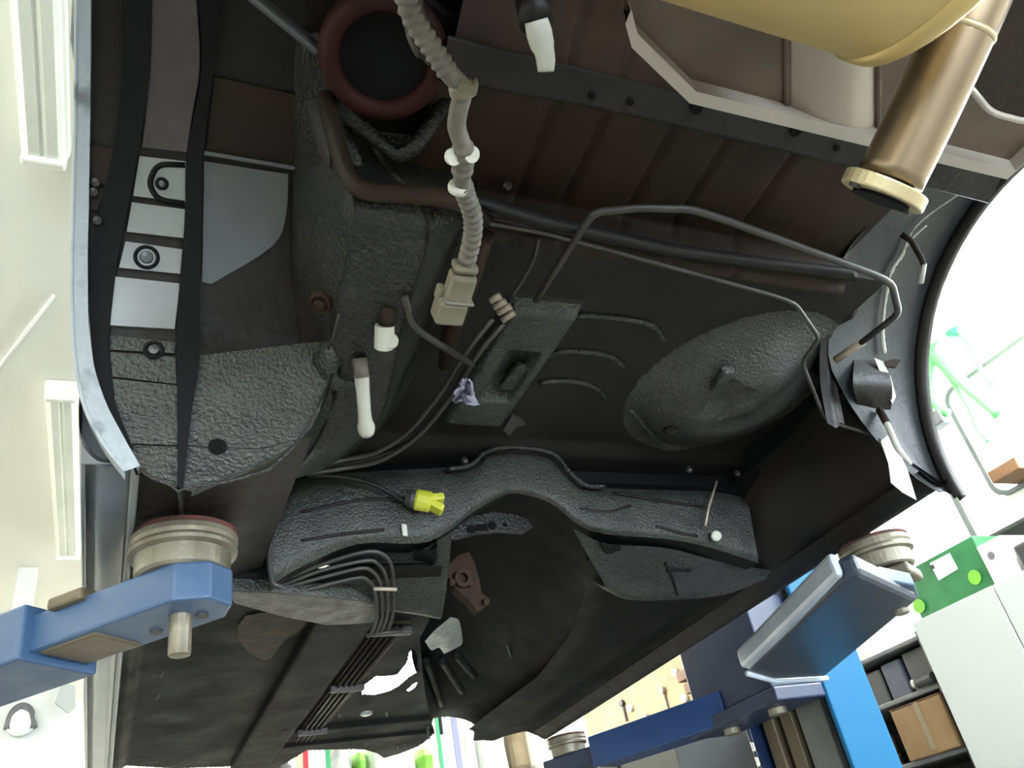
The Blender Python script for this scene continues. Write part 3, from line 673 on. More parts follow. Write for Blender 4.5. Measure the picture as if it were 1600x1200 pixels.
hfield('outrigger', np.linspace(-.02, .235, 20), np.linspace(1.06, 1.58, 30), lambda x, y: .622+.01*sm(.05, .12, x)*0+.022*sm(.15, .235, x), m_under_s, car)
tube('outrigger_seam', [P(*p, Z=.618) for p in [(280, 768), (283, 800), (284, 830)]], .004, m_under, car, n=6)
lathe('drain_hole', [(.012, -.001), (.012, .001)], P(424, 740, Z=.655), (0, -.4, -1), m_black, car, n=16)
plate('floor_strip', [P(*p, Z=.606) for p in [(352, 922), (430, 926), (500, 932), (560, 938), (592, 946), (586, 974), (510, 978), (440, 964), (366, 944)]], .03, m_under_g, car, nrm=(0, 0, 1), bevel=.004)
plate('rust_patch', [P(*p[:2], Z=.6365) for p in crom([(384, 962, 0), (430, 956, 0), (478, 966, 0), (470, 984, 0), (446, 1000, 0), (420, 1030, 0), (396, 1024, 0), (376, 1004, 0), (372, 980, 0), (384, 962, 0)], 5)[:-1]], .004, m_stain, car, nrm=(0, 0, 1))
box2('floor_rail', (.385, 1.74, .610), (.515, 3.28, .645), m_pan, car, bevel=.008)
box2('line_channel', (.545, 1.86, .632), (.625, 3.02, .645), m_brown, car, bevel=.004)
for k in range(4): tube('brake_line', [(.556+.016*k, 1.86, .627), (.556+.016*k, 2.4, .627), (.556+.016*k, 3.02, .627)], .0045, m_under_s, car, n=6)
for y in (1.885, 2.35, 2.83): box2('line_clip', (.535, y-.012, .614), (.632, y+.012, .632), m_pipe, car, bevel=.004)
lathe('floor_plug', [(.020, 0), (.020, .006), (.012, .010)], P(572, 1113, Z=.626), (0, 0, -1), m_foil, car, n=16)
for c in ((468, 1142), (604, 1114), (530, 1116), (572, 1160), (633, 1163), (622, 1166), (446, 1140), (245, 1086), (252, 1050), (265, 985)):
    lathe('bolt', [(.007, 0), (.006, .008), (.003, .011)], P(*c, Z=.616), (0, 0, -1), m_pipe, car, n=8)
for q in [(666, 1120), (686, 1112)]:
    a = P(*q, Z=.66); cyl('stud', a, a+np.array([0, 0, -.075]), .006, m_pipe, car, n=8)
# right half
XR = lambda y: float(np.interp(y, [1.55, 1.75, 2.1, 2.5, 3.0, 3.4], [.97, 1.10, 1.22, 1.30, 1.30, 1.31]))
FE2 = [(1.28, 3.2), (1.34, 3.38), (1.42, 3.36), (1.50, 3.30), (1.62, 3.22)]
rows = []
for y in np.linspace(1.62, 3.36, 40):
    a = XR(y)-.05; b = xsr(y)-.02; row = []
    for k in range(24):
        x = a+(b-a)*k/23; ye = float(np.interp(x, [q[0] for q in FE2], [q[1] for q in FE2]))
        row.append((x, min(y, ye), .645+.012*(1-sm(a, a+.05, x))-.008*math.exp(-((x-1.42)/.03)**2)-.03*sm(b-.05, b, x)))
    rows.append(row)
v, f = grid(rows); mk('front_floor', v, f, m_pan, car, smooth=True)
# sills
rows = [[(-.075, y, .74), (-.074, y, .68), (-.066, y, .635), (-.045, y, .606), (-.022, y, .600), (.0, y, .606), (.006, y, .622)] for y in (1.085, 1.1, 1.5, 2.0, 2.5, 3.0, 3.08)]
patch('sill', rows, m_paint, car, n=3, m=2)
tube('sill_flange', [(.002, y, .602) for y in np.linspace(1.09, 3.05, 12)], .006, m_panel, car, n=6)
rows = [[(xsr(y)-.05, y, .632), (xsr(y)-.03, y, .612), (xsr(y)-.008, y, .600), (xsr(y)+.012, y, .604), (xsr(y)+.024, y, .63), (xsr(y)+.03, y, .70)] for y in (1.06, 1.1, 1.5, 2.0, 2.5, 3.0, 3.24)]
patch('sill', rows, m_under_s, car, n=3, m=2)
# ---------------------------------------------------------------- loose pipes and lines under the car
def px(lst): return [P(*p, Z=z) for p, z in lst]
t = thing('bent_pipe', P(1090, 326, Z=.83), 'thick bent steel pipe hanging below the boot floor, ending near the right wheel arch', 'pipe')
tube('pipe', soft(px([((838, 470), .86), ((866, 425), .85), ((926, 332), .84), ((1000, 325), .83), ((1088, 327), .82), ((1392, 438), .78), ((1405, 490), .79), ((1345, 536), .82)]), .18), .0062, m_pipe, t)
tube('pipe_end', px([((1348, 534), .82), ((1306, 562), .83)]), .0078, m_pipe_l, t)
t = thing('thin_brake_pipe', P(1000, 400, Z=.84), 'long thin brake pipe zigzagging down the right side towards the wheel arch opening', 'pipe')
tube('pipe', soft(px([((560, 300), .80), ((700, 318), .82), ((745, 345), .86), ((860, 366), .85), ((1240, 470), .82), ((1280, 528), .81), ((1253, 566), .81), ((1290, 658), .76), ((1420, 695), .70), ((1468, 712), .69)]), .16), .0038, m_pipe, t)
t = thing('fuel_line_pair', P(650, 650, Z=.80), 'pair of dark fuel lines curving from the clip block down to the left rail', 'pipe')
for k in range(2):
    o = k*12
    tube('line', crom(px([((770+o*1.4, 498+o*.6), .85), ((730+o*1.3, 548+o*.6), .82), ((690+o, 612+o), .80), ((640+o*.8, 672+o), .79), ((590+o*.4, 706+o*1.1), .78), ((540, 718+o*1.1), .78), ((480, 730+o*.8), .76)]), 5), .005, m_pipe, t)
tube('line', crom(px([((690, 640), .83), ((640, 690), .82), ((560, 722), .80), ((484, 728), .78)]), 5), .005, m_under_s, t)
for i, (a, b) in enumerate([((766, 470), (782, 462)), ((772, 480), (790, 470)), ((778, 489), (798, 478)), ((785, 500), (803, 488))]):
    tube('bare_end', px([(a, .85), (b, .85)]), .006, m_pipe_l, t, n=8)
t = thing('short_pipe', P(680, 530, Z=.78), 'short kinked pipe between the left frame rail and the fuel lines', 'pipe')
tube('pipe', soft(px([((632, 462), .75), ((640, 500), .75), ((652, 516), .755), ((738, 570), .80)]), .3), .0056, m_pipe, t)
t = thing('vent_line', P(830, 410, Z=.85), 'very thin dark line dangling beside the bent pipe', 'pipe')
tube('line', crom(px([((842, 372), .87), ((834, 405), .86), ((815, 440), .86), ((800, 462), .86)]), 5), .0035, m_pipe, t, n=8)
t = thing('brake_line_bundle', HP((600, 930)), 'bundle of brake lines bending over the heel panel below the crossmember', 'pipe')
for q in ([(424, 902), (432, 912), (452, 902), (520, 876), (572, 862), (598, 866), (612, 886), (615, 930), (613, 962), (606, 985)],
          [(424, 910), (440, 914), (500, 892), (570, 876), (590, 881), (603, 901), (606, 940), (604, 965), (596, 986)],
          [(424, 916), (436, 920), (500, 903), (562, 888), (582, 893), (594, 911), (597, 945), (596, 968), (588, 988)],
          [(430, 934), (470, 924), (556, 903), (576, 908), (586, 923), (589, 958), (588, 970), (580, 990)]):
    tube('line', crom([P(*p, Y=Yh(p[1], -.035)) for p in q], 4), .0042, m_pipe, t, n=8)
a, b = P(584, 920, Y=Yh(920, -.045)), P(620, 921, Y=Yh(920, -.045)); tube('clip', [a, b], .004, m_pipe_l, t, n=6)
a, b = P(572, 992, Z=.60), P(628, 986, Z=.60); tube('clip', [a, b], .006, m_pipe, t, n=6)

# ---------------------------------------------------------------- wiring loom
t = thing('wiring_loom', P(720, 300, Z=.62), 'grey corrugated wiring loom hanging from above with an ivory plug at its end', 'cable')
path = crom(px([((628, -40), .66), ((642, 20), .65), ((672, 70), .64), ((700, 112), .63), ((722, 140), .625), ((716, 175), .62), ((714, 200), .62), ((724, 235), .62), ((722, 275), .62), ((726, 300), .62), ((738, 335), .62), ((738, 370), .62), ((728, 412), .62)]), 14)
rs = []
for i in range(len(path)):
    s = i/(len(path)-1); r = .0088
    if s > .70: r = .0096+.0011*(1 if i % 4 < 2 else -1)
    elif .56 < s < .66: r = .0105+.0006*(1 if i % 4 < 2 else -1)
    elif s < .25: r = .0095+.0008*(1 if i % 4 < 2 else -1)
    rs.append(r)
tube('conduit', path, rs, m_conduit, t, n=14)
tube('tape_sleeve', crom(px([((634, -30), .66), ((648, 30), .66), ((664, 72), .65), ((680, 92), .645)]), 5), [.011]*7+[.012]*5+[.009]*4, m_brown, t, n=10)
lathe('cable_tie', [(.011, -.006), (.012, -.003), (.012, .003), (.011, .006)], P(722, 140, Z=.625), path[60]-path[52], m_plug, t, n=16)
plate('tie_tail', px([((722, 130), .615), ((740, 134), .615), ((746, 126), .615), ((748, 133), .615), ((744, 150), .615), ((730, 150), .615), ((716, 140), .615)]), .006, m_plug, t)
for s in (-1, 1):
    c = P(722+s*14, 243-s*2, Z=.615); lathe('clip_wing', [(.008, -.003), (.0085, 0), (.008, .003)], c, (.2, -.6, -.8), m_tape, t, n=14)
lathe('joint_collar', [(.0105, -.004), (.0115, 0), (.0105, .004)], P(717, 293, Z=.62), (.1, .6, -.1), m_tape, t, n=16)
# plug: collar, body, lower shell, latch
pa, pb = P(728, 412, Z=.62), P(703, 492, Z=.60)
dv = pb-pa; L = np.linalg.norm(dv); dv /= L
side = np.array(P(760, 425, Z=.62))-np.array(P(700, 408, Z=.62)); side -= dv*(side@dv); side /= np.linalg.norm(side); nn = np.cross(dv, side)
ax = [side, dv, nn]
box('plug_collar', pa+dv*.004, (.029, .011, .023), m_plug, t, ax=ax, bevel=.005)
box('plug_body', pa+dv*.030+side*.001, (.031, .038, .025), m_plug, t, ax=ax, bevel=.006)
box('plug_shell', pa+dv*.062-side*.003, (.035, .030, .028), m_plug, t, ax=ax, bevel=.004)
box('plug_rib', pa+dv*.046+side*.002, (.036, .004, .029), m_conduit, t, ax=ax, bevel=.002)
box('latch', pa+dv*.045-side*.017+nn*-.008, (.009, .018, .015), m_plug, t, ax=ax, bevel=.003)
box('latch_slot', pa+dv*.050-side*.012+nn*-.015, (.010, .008, .004), m_dark, t, ax=ax, bevel=.001)

# ---------------------------------------------------------------- taped-off ends and plugs
def sleeve(name, lst, rs, m, label, cat, n=12):
    return tube(name, crom(px(lst), 4), rs, m, None, n=n, label=label, cat=cat)
t = thing('masked_pipe_end', P(568, 630, Z=.70), 'long stub wrapped in white masking tape hanging from the left frame rail', 'pipe end')
tube('stub', px([((562, 560), .745), ((566, 590), .72)]), .011, m_conduit, t)
tube('tape', crom(px([((564, 574), .735), ((567, 610), .72), ((570, 650), .70), ((573, 676), .69)]), 4), [.0105, .011, .0112, .011, .0105, .0105, .0102, .0102, .0105, .0112, .0135, .014, .0125], m_tape, t, n=12)
t = thing('white_pipe_cap', P(601, 528, Z=.73), 'small white tubular cap with a round ear on the left frame rail', 'cap')
a, b = P(601, 508, Z=.745), P(600, 545, Z=.725)
lathe('cap', [(.014, 0), (.0145, .002), (.0145, np.linalg.norm(b-a)-.002), (.0125, np.linalg.norm(b-a)), (.010, np.linalg.norm(b-a)-.012)], a, b-a, m_tape, t, n=18)
c = P(610, 533, Z=.728); lathe('ear', [(.011, -.006), (.012, 0), (.011, .006)], c, (.2, .9, .5), m_tape, t, n=16)
tube('neck', px([((607, 478), .76), ((603, 512), .745)]), .012, m_brown, t)
t = thing('masked_stub', P(850, 80, Z=.80), 'short stub wrapped in pale masking tape hanging near the top edge', 'pipe end')
tube('stub', px([((832, 0), .86), ((838, 34), .82)]), .02, m_under_s, t)
tube('tape', crom(px([((838, 32), .82), ((845, 62), .81), ((852, 88), .80), ((853, 112), .79)]), 3), [.013, .014, .0145, .014, .0135, .0115, .011, .0108, .010, .009], m_tape, t)
# crumpled rag
rng = random.Random(11); rows = []
for i in range(9):
    row = []
    for j in range(9):
        u, v = i/8, j/8
        pxx = 708+u*40+ (6 if v < .4 else 0)*(1-u); pyy = 592+v*38
        w = .35+.65*v
        pxx = 726+(pxx-726)*w+rng.uniform(-3, 3); pyy += rng.uniform(-3, 3)+8*(u-.5)*v
        row.append(P(pxx, pyy, Z=.80-.02*rng.random()-.012*math.sin(7*u+4*v)))
    rows.append(row)
patch('crumpled_rag', rows, m_rag, None, n=2, m=2, solid=.003, label='crumpled pale violet scrap of tape stuck to the fuel lines', cat='tape')
t = thing('yellow_plug', P(670, 785, Y=1.44), 'bright yellow plastic plug on a black lead lying across the crossmember', 'plug')
a, b = P(648, 780, Y=1.45), P(690, 788, Y=1.44); dd = (b-a)/np.linalg.norm(b-a); L = np.linalg.norm(b-a)
lathe('boot', [(.014, -.012), (.019, 0), (.019, .01)], a-dd*.008, dd, m_dark, t, n=18)
lathe('cap', [(.019, 0), (.0215, .004), (.0215, L*.55), (.019, L*.6)], a, dd, m_yellow, t, n=20)
sd = P(672, 800, Y=1.445)-P(672, 770, Y=1.445); sd /= np.linalg.norm(sd)
for s in (-1, 1): 
    c = a+dd*(L*.8)+sd*s*.009; d2 = dd+sd*s*.35; d2 /= np.linalg.norm(d2); nn = np.cross(d2, sd); nn /= np.linalg.norm(nn)
    box('wing', c, (L*.55, .016, .03), m_yellow, t, ax=[d2, np.cross(nn, d2), nn], bevel=.004)
tube('lead', crom([P(*p, Y=y) for p, y in [((482, 742), 1.42), ((540, 746), 1.44), ((590, 760), 1.455), ((640, 790), 1.462), ((650, 800), 1.465)]], 5), .0045, m_under_s, t, n=8)

# ---------------------------------------------------------------- exhaust and heat shields
t = thing('exhaust_muffler', (.35, .17, .57), 'gold-tinted steel muffler with a flanged tailpipe in the upper right', 'muffler')
n = 40; rings = []
for x, s in ((-.12, .9), (-.10, 1.0), (.2, 1.0), (.585, 1.0), (.612, .985), (.622, .93), (.624, .80), (.624, .01)):
    rings.append([(x, .150+.150*s*math.cos(2*math.pi*k/n), .655+.088*s*math.sin(2*math.pi*k/n)) for k in range(n+1)])
v, f = grid(rings); mk('can', v, f, m_gold, t, smooth=True)
rings = []
for x, s in ((.590, 1.0), (.594, 1.025), (.612, 1.025), (.618, .99)):
    rings.append([(x, .150+.150*s*math.cos(2*math.pi*k/n), .655+.088*s*math.sin(2*math.pi*k/n)) for k in range(n+1)])
v, f = grid(rings); mk('rim', v, f, m_gold, t, smooth=True)
e0, e1, e2, e3 = P(1390, 282, Z=.575), P(1440, 180, Z=.615), P(1500, 50, Z=.665), P(1548, -60, Z=.71)
tube('tailpipe', crom([e0, e1, e2, e3], 6), .034, m_steel, t, n=28)
lathe('weld_bead', [(.034, -.004), (.0355, 0), (.034, .004)], P(1500, 50, Z=.665), e2-e1, m_flange, t, n=24, smooth=True)
dv = (e0-e1)/np.linalg.norm(e0-e1); s1 = P(1455, 312, Z=.575)-P(1320, 268, Z=.575); s1 -= dv*(s1@dv); s1 /= np.linalg.norm(s1); s2 = np.cross(dv, s1)
ol = []
for k in range(40):
    a = 2*math.pi*k/40; r = .039+.010*abs(math.cos(a))**3
    ol.append(e0+dv*.004+s1*r*math.cos(a)*1.03+s2*r*math.sin(a))
plate('flange', ol, .015, m_flange, t, nrm=dv, bevel=.002)
lathe('flange_bore', [(.030, .0), (.030, .0185), (.026, .0185)], e0+dv*.004, dv, m_black, t, n=24)
for s in (-1, 1): lathe('flange_bolt_hole', [(.006, .0), (.006, .018)], e0+dv*.004+s1*s*.042, dv, m_dark, t, n=12)
hs = thing('heat_shield', (.75, .35, .74), 'pressed aluminium heat shield with a pale rolled edge above the muffler', 'heat shield', 'exhaust heat shields')
def H(p): return P(*p, Z=.75+ (.0 if p[1] > 60 else .0))
o = [(975, 14), (985, 52), (1075, 140), (1340, 206), (1568, 262), (1600, 232), (1660, 60), (1600, -160), (960, -160)]
plate('sheet', [H(p) for p in o], .006, m_alu, hs, nrm=(0, 0, 1))
edge = [H(p) for p in o[:6]]
vs = []
for p in edge: vs += [p+np.array([0, 0, .004]), p+np.array([-.002, .004, -.020]), p+np.array([-.004, -.012, -.020]), p+np.array([-.004, -.013, .0])]
fs = []
for i in range(len(edge)-1):
    for k in range(4): fs.append((4*i+k, 4*i+(k+1) % 4, 4*i+4+(k+1) % 4, 4*i+4+k))
mk('rolled_edge', vs, fs, m_aluedge, hs)
vs, fs = [], []
a0, a1, b0, b1 = [H(p) for p in ((1236, 20), (1236, 168), (1368, 20), (1368, 204))]
rows = []
for i in range(9):
    u = i/8; z = -.016*math.sin(math.pi*min(1, max(0, u*1.15-.07)))**.5
    rows.append([a0+(b0-a0)*u+np.array([0, 0, z]), a1+(b1-a1)*u+np.array([0, 0, z])])
v, f = grid([[tuple(q) for q in r] for r in rows]); mk('pressing', v, f, m_press, hs, smooth=True)
for xx in (1228, 1372): tube('crease', [H((xx, 20))+np.array([0, 0, -.001]), H((xx, 166 if xx < 1300 else 205))+np.array([0, 0, -.001])], .004, m_alu, hs, n=8)
hs2 = thing('side_shield', (1.0, .3, .69), 'dull brown shield with a pale edge to the right of the tailpipe', 'heat shield', 'exhaust heat shields')
o2 = [(1508, 60), (1518, 140), (1548, 176), (1610, 192), (1720, 160), (1700, -80), (1560, -80)]
plate('sheet', [P(*p, Z=.71) for p in o2], .006, m_brown, hs2, nrm=(0, 0, 1))
tube('edge', soft([P(*p, Z=.708) for p in o2[1:5]], .3), .004, m_aluedge, hs2, n=8)

# ---------------------------------------------------------------- lift
def pad(t, c, r=.082, h=.075, screw=.13, tilt=0):      # c: centre of the pad's top face
    c = np.array(c, float); up = (0, 0, 1)
    lathe('pad_cup', [(r*.80, -h), (r*.86, -h+.004), (r*.88, -h*.55), (r*.99, -h*.50), (r, -h*.42), (r*.97, -h*.34), (r, -h*.26), (r, -h*.14), (r*.96, -h*.10)], c, up, m_pad, t, n=40)
    vs, fs = lathegeo([(r*.95, -h*.16), (r*.99, -h*.02), (r*.9, 0), (r*.3, 0)], c, up, 40)
    mk('rubber_top', vs, fs, m_rub, t)
    cyl('pad_screw', c+np.array([0, 0, -h-screw]), c+np.array([0, 0, -h]), .0165, m_pad, t, n=18, bevel=.004)
# left carriage with the near arm
def arm_poly(name, pts2, z0, z1, m, parent, **k): return plate(name, [(*p[:2], z0) for p in pts2], z1-z0, m, parent, nrm=(0, 0, 1), bevel=.005, **k)
ca2 = thing('lift_carriage', (-1.0, 2.3, .38), 'left lift carriage whose blue arm with a round steel pad enters at the lower left', 'lift carriage', 'lift carriages')
box2('top_plate', (-1.2, 2.02, .56), (-.85, 2.62, .60), m_blue_d, ca2); box2('bottom_plate', (-1.2, 2.02, .38), (-.85, 2.62, .43), m_blue_d, ca2)
pc = np.array(P(288, 838, Z=.606))
A = np.array(P(300, 905, Z=.50)); Bq = np.array(P(100, 978, Z=.50)); dirv = (Bq-A); dirv[2] = 0; dirv /= np.linalg.norm(dirv)
s = np.cross(dirv, (0, 0, 1)); ztop, zbot = .535, .475; axc = np.array([pc[0], pc[1], 0]); w = .058; w2 = .075
o0 = axc+dirv*.24; o1 = axc+dirv*1.25
t = arm_poly('lift_arm', [o0-s*w2, o1-s*w2, o1+s*w2, o0+s*w2], zbot-.014, ztop+.014, m_blue, ca2)
i0 = axc-dirv*.075; i1 = axc+dirv*.42
arm_poly('inner_tube', [i0-s*w*.45, axc-dirv*.035-s*w, i1-s*w, i1+s*w, axc-dirv*.035+s*w, i0+s*w*.45], zbot, ztop, m_blue, t)
arm_poly('collar', [axc+dirv*.13-s*w2*.95, axc+dirv*.20-s*w2*.95, axc+dirv*.20+s*w2*.95, axc+dirv*.13+s*w2*.95], ztop-.01, ztop+.010, m_grease, t)
arm_poly('wear_plate', [axc+dirv*.12-s*w*.8, axc+dirv*.23-s*w*.8, axc+dirv*.23+s*w*.8, axc+dirv*.12+s*w*.8], zbot-.004, zbot+.004, m_grease, t)
for q in (-.02, .06):
    c = axc+dirv*q*1.1+s*.02; lathe('arm_hole', [(.010, -.001), (.010, .003)], (c[0], c[1], zbot), (0, 0, -1), m_dark, t, n=14)
pad(t, pc, r=.082, h=.072, screw=.12)
# right carriage with both arms
PX = 2.11
ca = thing('lift_carriage', (2.0, 2.4, .44), 'right lift carriage with navy block and two blue arms, one padded under each sill end', 'lift carriage', 'lift carriages')
box2('block', (1.93, 2.22, .49), (PX-.005, 2.66, .80), m_blue_d, ca)
box2('bottom_plate', (1.90, 2.18, .44), (PX-.005, 2.70, .485), m_blue_d, ca)
box2('back_plate', (PX+.02, 2.26, .50), (PX+.05, 2.56, .80), m_dkgrey, ca)
for yy in (2.30, 2.56): cyl('pivot_pin', (1.99, yy, .42), (1.99, yy, .49), .03, m_pad, ca)
pts = [P(*p, Z=.44) for p in [(1318, 908), (1345, 896), (1436, 938), (1290, 1058), (1210, 1062), (1168, 1050)]]
t2 = plate('lift_arm', pts, .045, m_blue_r, ca, nrm=(0, 0, 1), bevel=.012)
pc2 = np.array(P(1362, 848, Z=.604))
pad(t2, pc2, r=.084, h=.075, screw=.10)
plate('end_plate', [P(*p, Z=.46) for p in [(1380, 905), (1430, 915), (1437, 935), (1378, 936)]], .03, m_blue, t2, nrm=(0, 0, 1), bevel=.004)
box('pad_block', pc2+np.array([.02, -.01, -.09]), (.12, .09, .025), m_pad, t2, ax=rotax(.5), bevel=.006)
plate('glare_side_rail', [P(*p, Z=.445) for p in [(1308, 900), (1322, 900), (1182, 1046), (1158, 1046)]], .05, m_blue_glare, t2, nrm=(0, 0, 1), bevel=.012)  # pale strip that paints the bright glare along the arm edge
c = P(1276, 962, Z=.46); lathe('rail_hole', [(.010, -.002), (.010, .004)], c, (-.75, -.3, -.5), m_dark, t2, n=12)
tube('lip', [P(*p, Z=.438) for p in [(1168, 1052), (1210, 1064), (1292, 1060)]], .008, m_blue_glare, t2, n=8)
pc3 = np.array(P(884, 1150, Z=.60)); ax3 = np.array([pc3[0], pc3[1], 0]); piv3 = np.array([2.0, 2.52, 0]); dv3 = piv3-ax3; L3 = np.linalg.norm(dv3); dv3 /= L3; sv3 = np.cross(dv3, (0, 0, 1))
t3 = arm_poly('lift_arm', [ax3+dv3*.16-sv3*.075, ax3+dv3*(L3+.0)-sv3*.085, ax3+dv3*(L3+.0)+sv3*.085, ax3+dv3*.16+sv3*.075], .445, .555, m_blue_m, ca)
arm_poly('inner_tube', [ax3-dv3*.10-sv3*.055, ax3+dv3*.55-sv3*.055, ax3+dv3*.55+sv3*.055, ax3-dv3*.10+sv3*.055], .46, .525, m_blue_d, t3)
pad(t3, pc3, r=.08, h=.075, screw=.14)
# posts
def post(x, sgn, label):
    t = thing('lift_post', (x+sgn*.1, 2.42, FLOORZ), label, 'lift post', 'posts of the two-post lift')
    z1 = 1.7; D = .20
    def b(name, x0, x1, y0, y1, m, zz=z1, z0=FLOORZ): return box2(name, (min(x+sgn*x0, x+sgn*x1), y0, z0), (max(x+sgn*x0, x+sgn*x1), y1, zz), m, t)
    b('back_web', D-.03, D, 2.20, 2.64, m_dkgrey)
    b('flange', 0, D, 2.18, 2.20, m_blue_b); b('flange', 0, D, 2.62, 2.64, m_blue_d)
    b('cable_cover', .06, .09, 2.29, 2.42, m_grey)
    b('slide_rail', .05, .10, 2.44, 2.50, m_grease); b('slide_rail', .04, .10, 2.53, 2.59, m_grease)
    b('base_plate', -.1, .4, 2.0, 2.85, m_blue, FLOORZ+.02)
    return t
tp = post(PX, 1, 'bright blue steel lift post at the lower right')
for i in range(9): box('chain_link', (PX-.01, 2.61, -.02+i*.05), (.012, .014, .034), m_chrome, tp, bevel=.004)
post(-.95, -1, 'blue steel lift post on the left, outside the picture')

# ---------------------------------------------------------------- right-hand side of the workshop
CX = 3.6
top_l = P(1424, 973, X=CX); zc = top_l[2]; yc = top_l[1]
cab = thing('tall_cabinet', (CX+.3, yc-.9, FLOORZ), 'tall pale grey-white metal cabinet at the right edge', 'cabinet')
box2('body', (CX+.02, yc-1.8, FLOORZ+.05), (RX1-.02, yc, zc), m_cab, cab, bevel=.008)
seam = P(1545, 905, X=CX)[1]
for y0, y1 in ((seam+.004, yc-.002), (yc-1.15, seam-.004), (yc-1.8, yc-1.158)): box2('door', (CX, y0, FLOORZ+.08), (CX+.02, y1, zc-.003), m_cab, cab, bevel=.003)
box2('plinth', (CX+.04, yc-1.78, FLOORZ), (RX1-.03, yc-.02, FLOORZ+.05), m_dkgrey, cab)
# things on the cabinet
zt = zc
gb = thing('green_carton', (CX+.32, yc-.2, zt), 'green printed carton with a white label on top of the pale cabinet', 'carton')
ga, gbp = P(1437, 925, X=CX+.12), P(1545, 905, X=CX+.12)
box2('carton', (CX+.12, yc-.44, zt), (CX+.42, yc+.03, zt+.27), m_green, gb)
lab = [P(*p, X=CX+.119) for p in [(1453, 880), (1484, 864), (1497, 889), (1467, 907)]]
plate('white_label', lab, .002, m_white, gb, nrm=(-1, 0, 0))
c = P(1457, 886, X=CX+.116); box('label_mark', c, (.003, .02, .02), m_dark, gb, bevel=0)
for pxy in ((1523, 902), (1436, 947)):
    c = P(*pxy, X=CX+.115); lathe('printed_spot', [(.035, 0), (.035, .003)], c, (-1, 0, 0), m_lime, gb, n=16)
wb = thing('white_carton', (CX+.2, yc-.75, zt), 'small bluish-white box beside the green carton', 'carton')
box2('carton', (CX+.08, yc-.60, zt), (CX+.30, yc-.46, zt+.20), m_white, wb)
c = P(1549, 868, X=CX+.078); lathe('printed_mark', [(.018, 0), (.018, .003)], c, (-1, 0, 0), m_grey, wb, n=14)
box2('black_case', (CX+.08, yc-.74, zt), (CX+.32, yc-.62, zt+.13), m_dark, None, label='black plastic case beside the small white box on the cabinet', cat='case', bevel=.015)
sh = thing('wall_shelf', (RX1-.25, yc-.3, zt+.33), 'dark metal wall shelf bracket behind the green carton', 'shelf')
box2('board', (CX+.42, yc-1.0, zt+.30), (RX1, yc+.10, zt+.325), m_dkgrey, sh)
plate('bracket', [(CX+.44, yc+.09, zt+.34), (RX1, yc+.09, zt+.34), (RX1, yc+.09, zt+.02)], .02, m_dkgrey, sh, nrm=(0, 1, 0))
# open shelving beyond the cabinet
ss = thing('open_shelving', (CX+.4, yc+.5, FLOORZ), 'grey open shelving full of oddments between post and cabinet', 'shelf')
SX0, SX1, SY0, SY1 = CX+.05, RX1-.02, yc+.02, yc+1.35
levels = [zc-.05, .62, .33, .03, -.3, -.65, -1.0]
for z in levels: 
    if z > FLOORZ: box2('shelf_board', (SX0, SY0, z-.025), (SX1, SY1, z), m_grey, ss)
for x in (SX0, SX1-.03):
    for y in (SY0, SY1-.03): box2('upright', (x, y, FLOORZ), (x+.03, y+.03, zc-.03), m_dkgrey, ss)
box2('back_panel', (SX1-.01, SY0, FLOORZ), (SX1, SY1, zc-.03), m_dkgrey, ss, bevel=0)
z = levels[1]
def item(name, y0, y1, h, m, label, cat, zz, d0=.04, d1=.3, **k): return box2(name, (SX0+d0, SY0+y0, zz), (SX0+d1, SY0+y1, zz+h), m, None, label=label, cat=cat, **k)
item('black_binder', .05, .20, .19, m_dark, 'black upright box on the shelf, next to the cabinet edge', 'box', z)
item('blue_grey_box', .23, .36, .18, m_slate, 'blue-grey upright box on the upper shelf', 'box', z)
item('dark_green_box', .38, .48, .17, m_dkgrey, 'dark narrow box on the upper shelf', 'box', z)
bt = thing('grey_canister', (SX0+.15, SY0+.56, z), 'pale grey canister with a sloped shoulder on the upper shelf', 'canister')
vs = [(SX0+.05, SY0+.50, z), (SX0+.25, SY0+.50, z), (SX0+.25, SY0+.68, z), (SX0+.05, SY0+.68, z)]
prof = [(1, 0), (1, .12), (.8, .15), (.35, .165), (.35, .18)]
rows = [[(SX0+.15+(dx*.10)*s, SY0+.59+(dy*.09)*s, z+h) for dx, dy in ((-1, -1), (1, -1), (1, 1), (-1, 1), (-1, -1))] for s, h in prof]
v, f = grid(rows); mk('body', v, f, m_cab, bt, bevel=.006); cyl('lid', (SX0+.15, SY0+.59, z+.175), (SX0+.15, SY0+.59, z+.20), .04, m_grey, bt)
item('grey_tub', .72, .92, .2, m_grey, 'mid grey tub on the upper shelf beside the blue post', 'tub', z, bevel=.02)
z = levels[1]
lp = thing('hand_lamp', (SX0+.1, SY0+.2, z), 'dark hand lamp with a bright tip lying on the shelf edge beside the cabinet', 'lamp')
cyl('handle', (SX0-.0, SY0+.03, z+.03), (SX0-.0, SY0+.14, z+.03), .026, m_dark, lp); lathe('tip', [(.02, 0), (.025, .02), (.012, .03)], (SX0-.0, SY0+.14, z+.03), (0, 1, .2), m_chrome, lp, n=16)
item('dark_crate', .95, 1.25, .16, m_dark, 'low black crate at the far end of the upper shelf', 'crate', z)
z = levels[2]
cb = thing('cardboard_box', (SX0+.15, SY0+.25, z), 'tan cardboard box on the lower shelf beside the cabinet', 'box')
box2('carton', (SX0-.02, SY0+.03, z), (SX0+.3, SY0+.36, z+.24), m_card, cb); box2('flap_gap', (SX0-.022, SY0+.03, z+.241), (SX0+.3, SY0+.36, z+.245), m_wood, cb, bevel=0); box2('tape_strip', (SX0-.023, SY0+.17, z+.02), (SX0-.02, SY0+.20, z+.24), m_tan, cb, bevel=0)
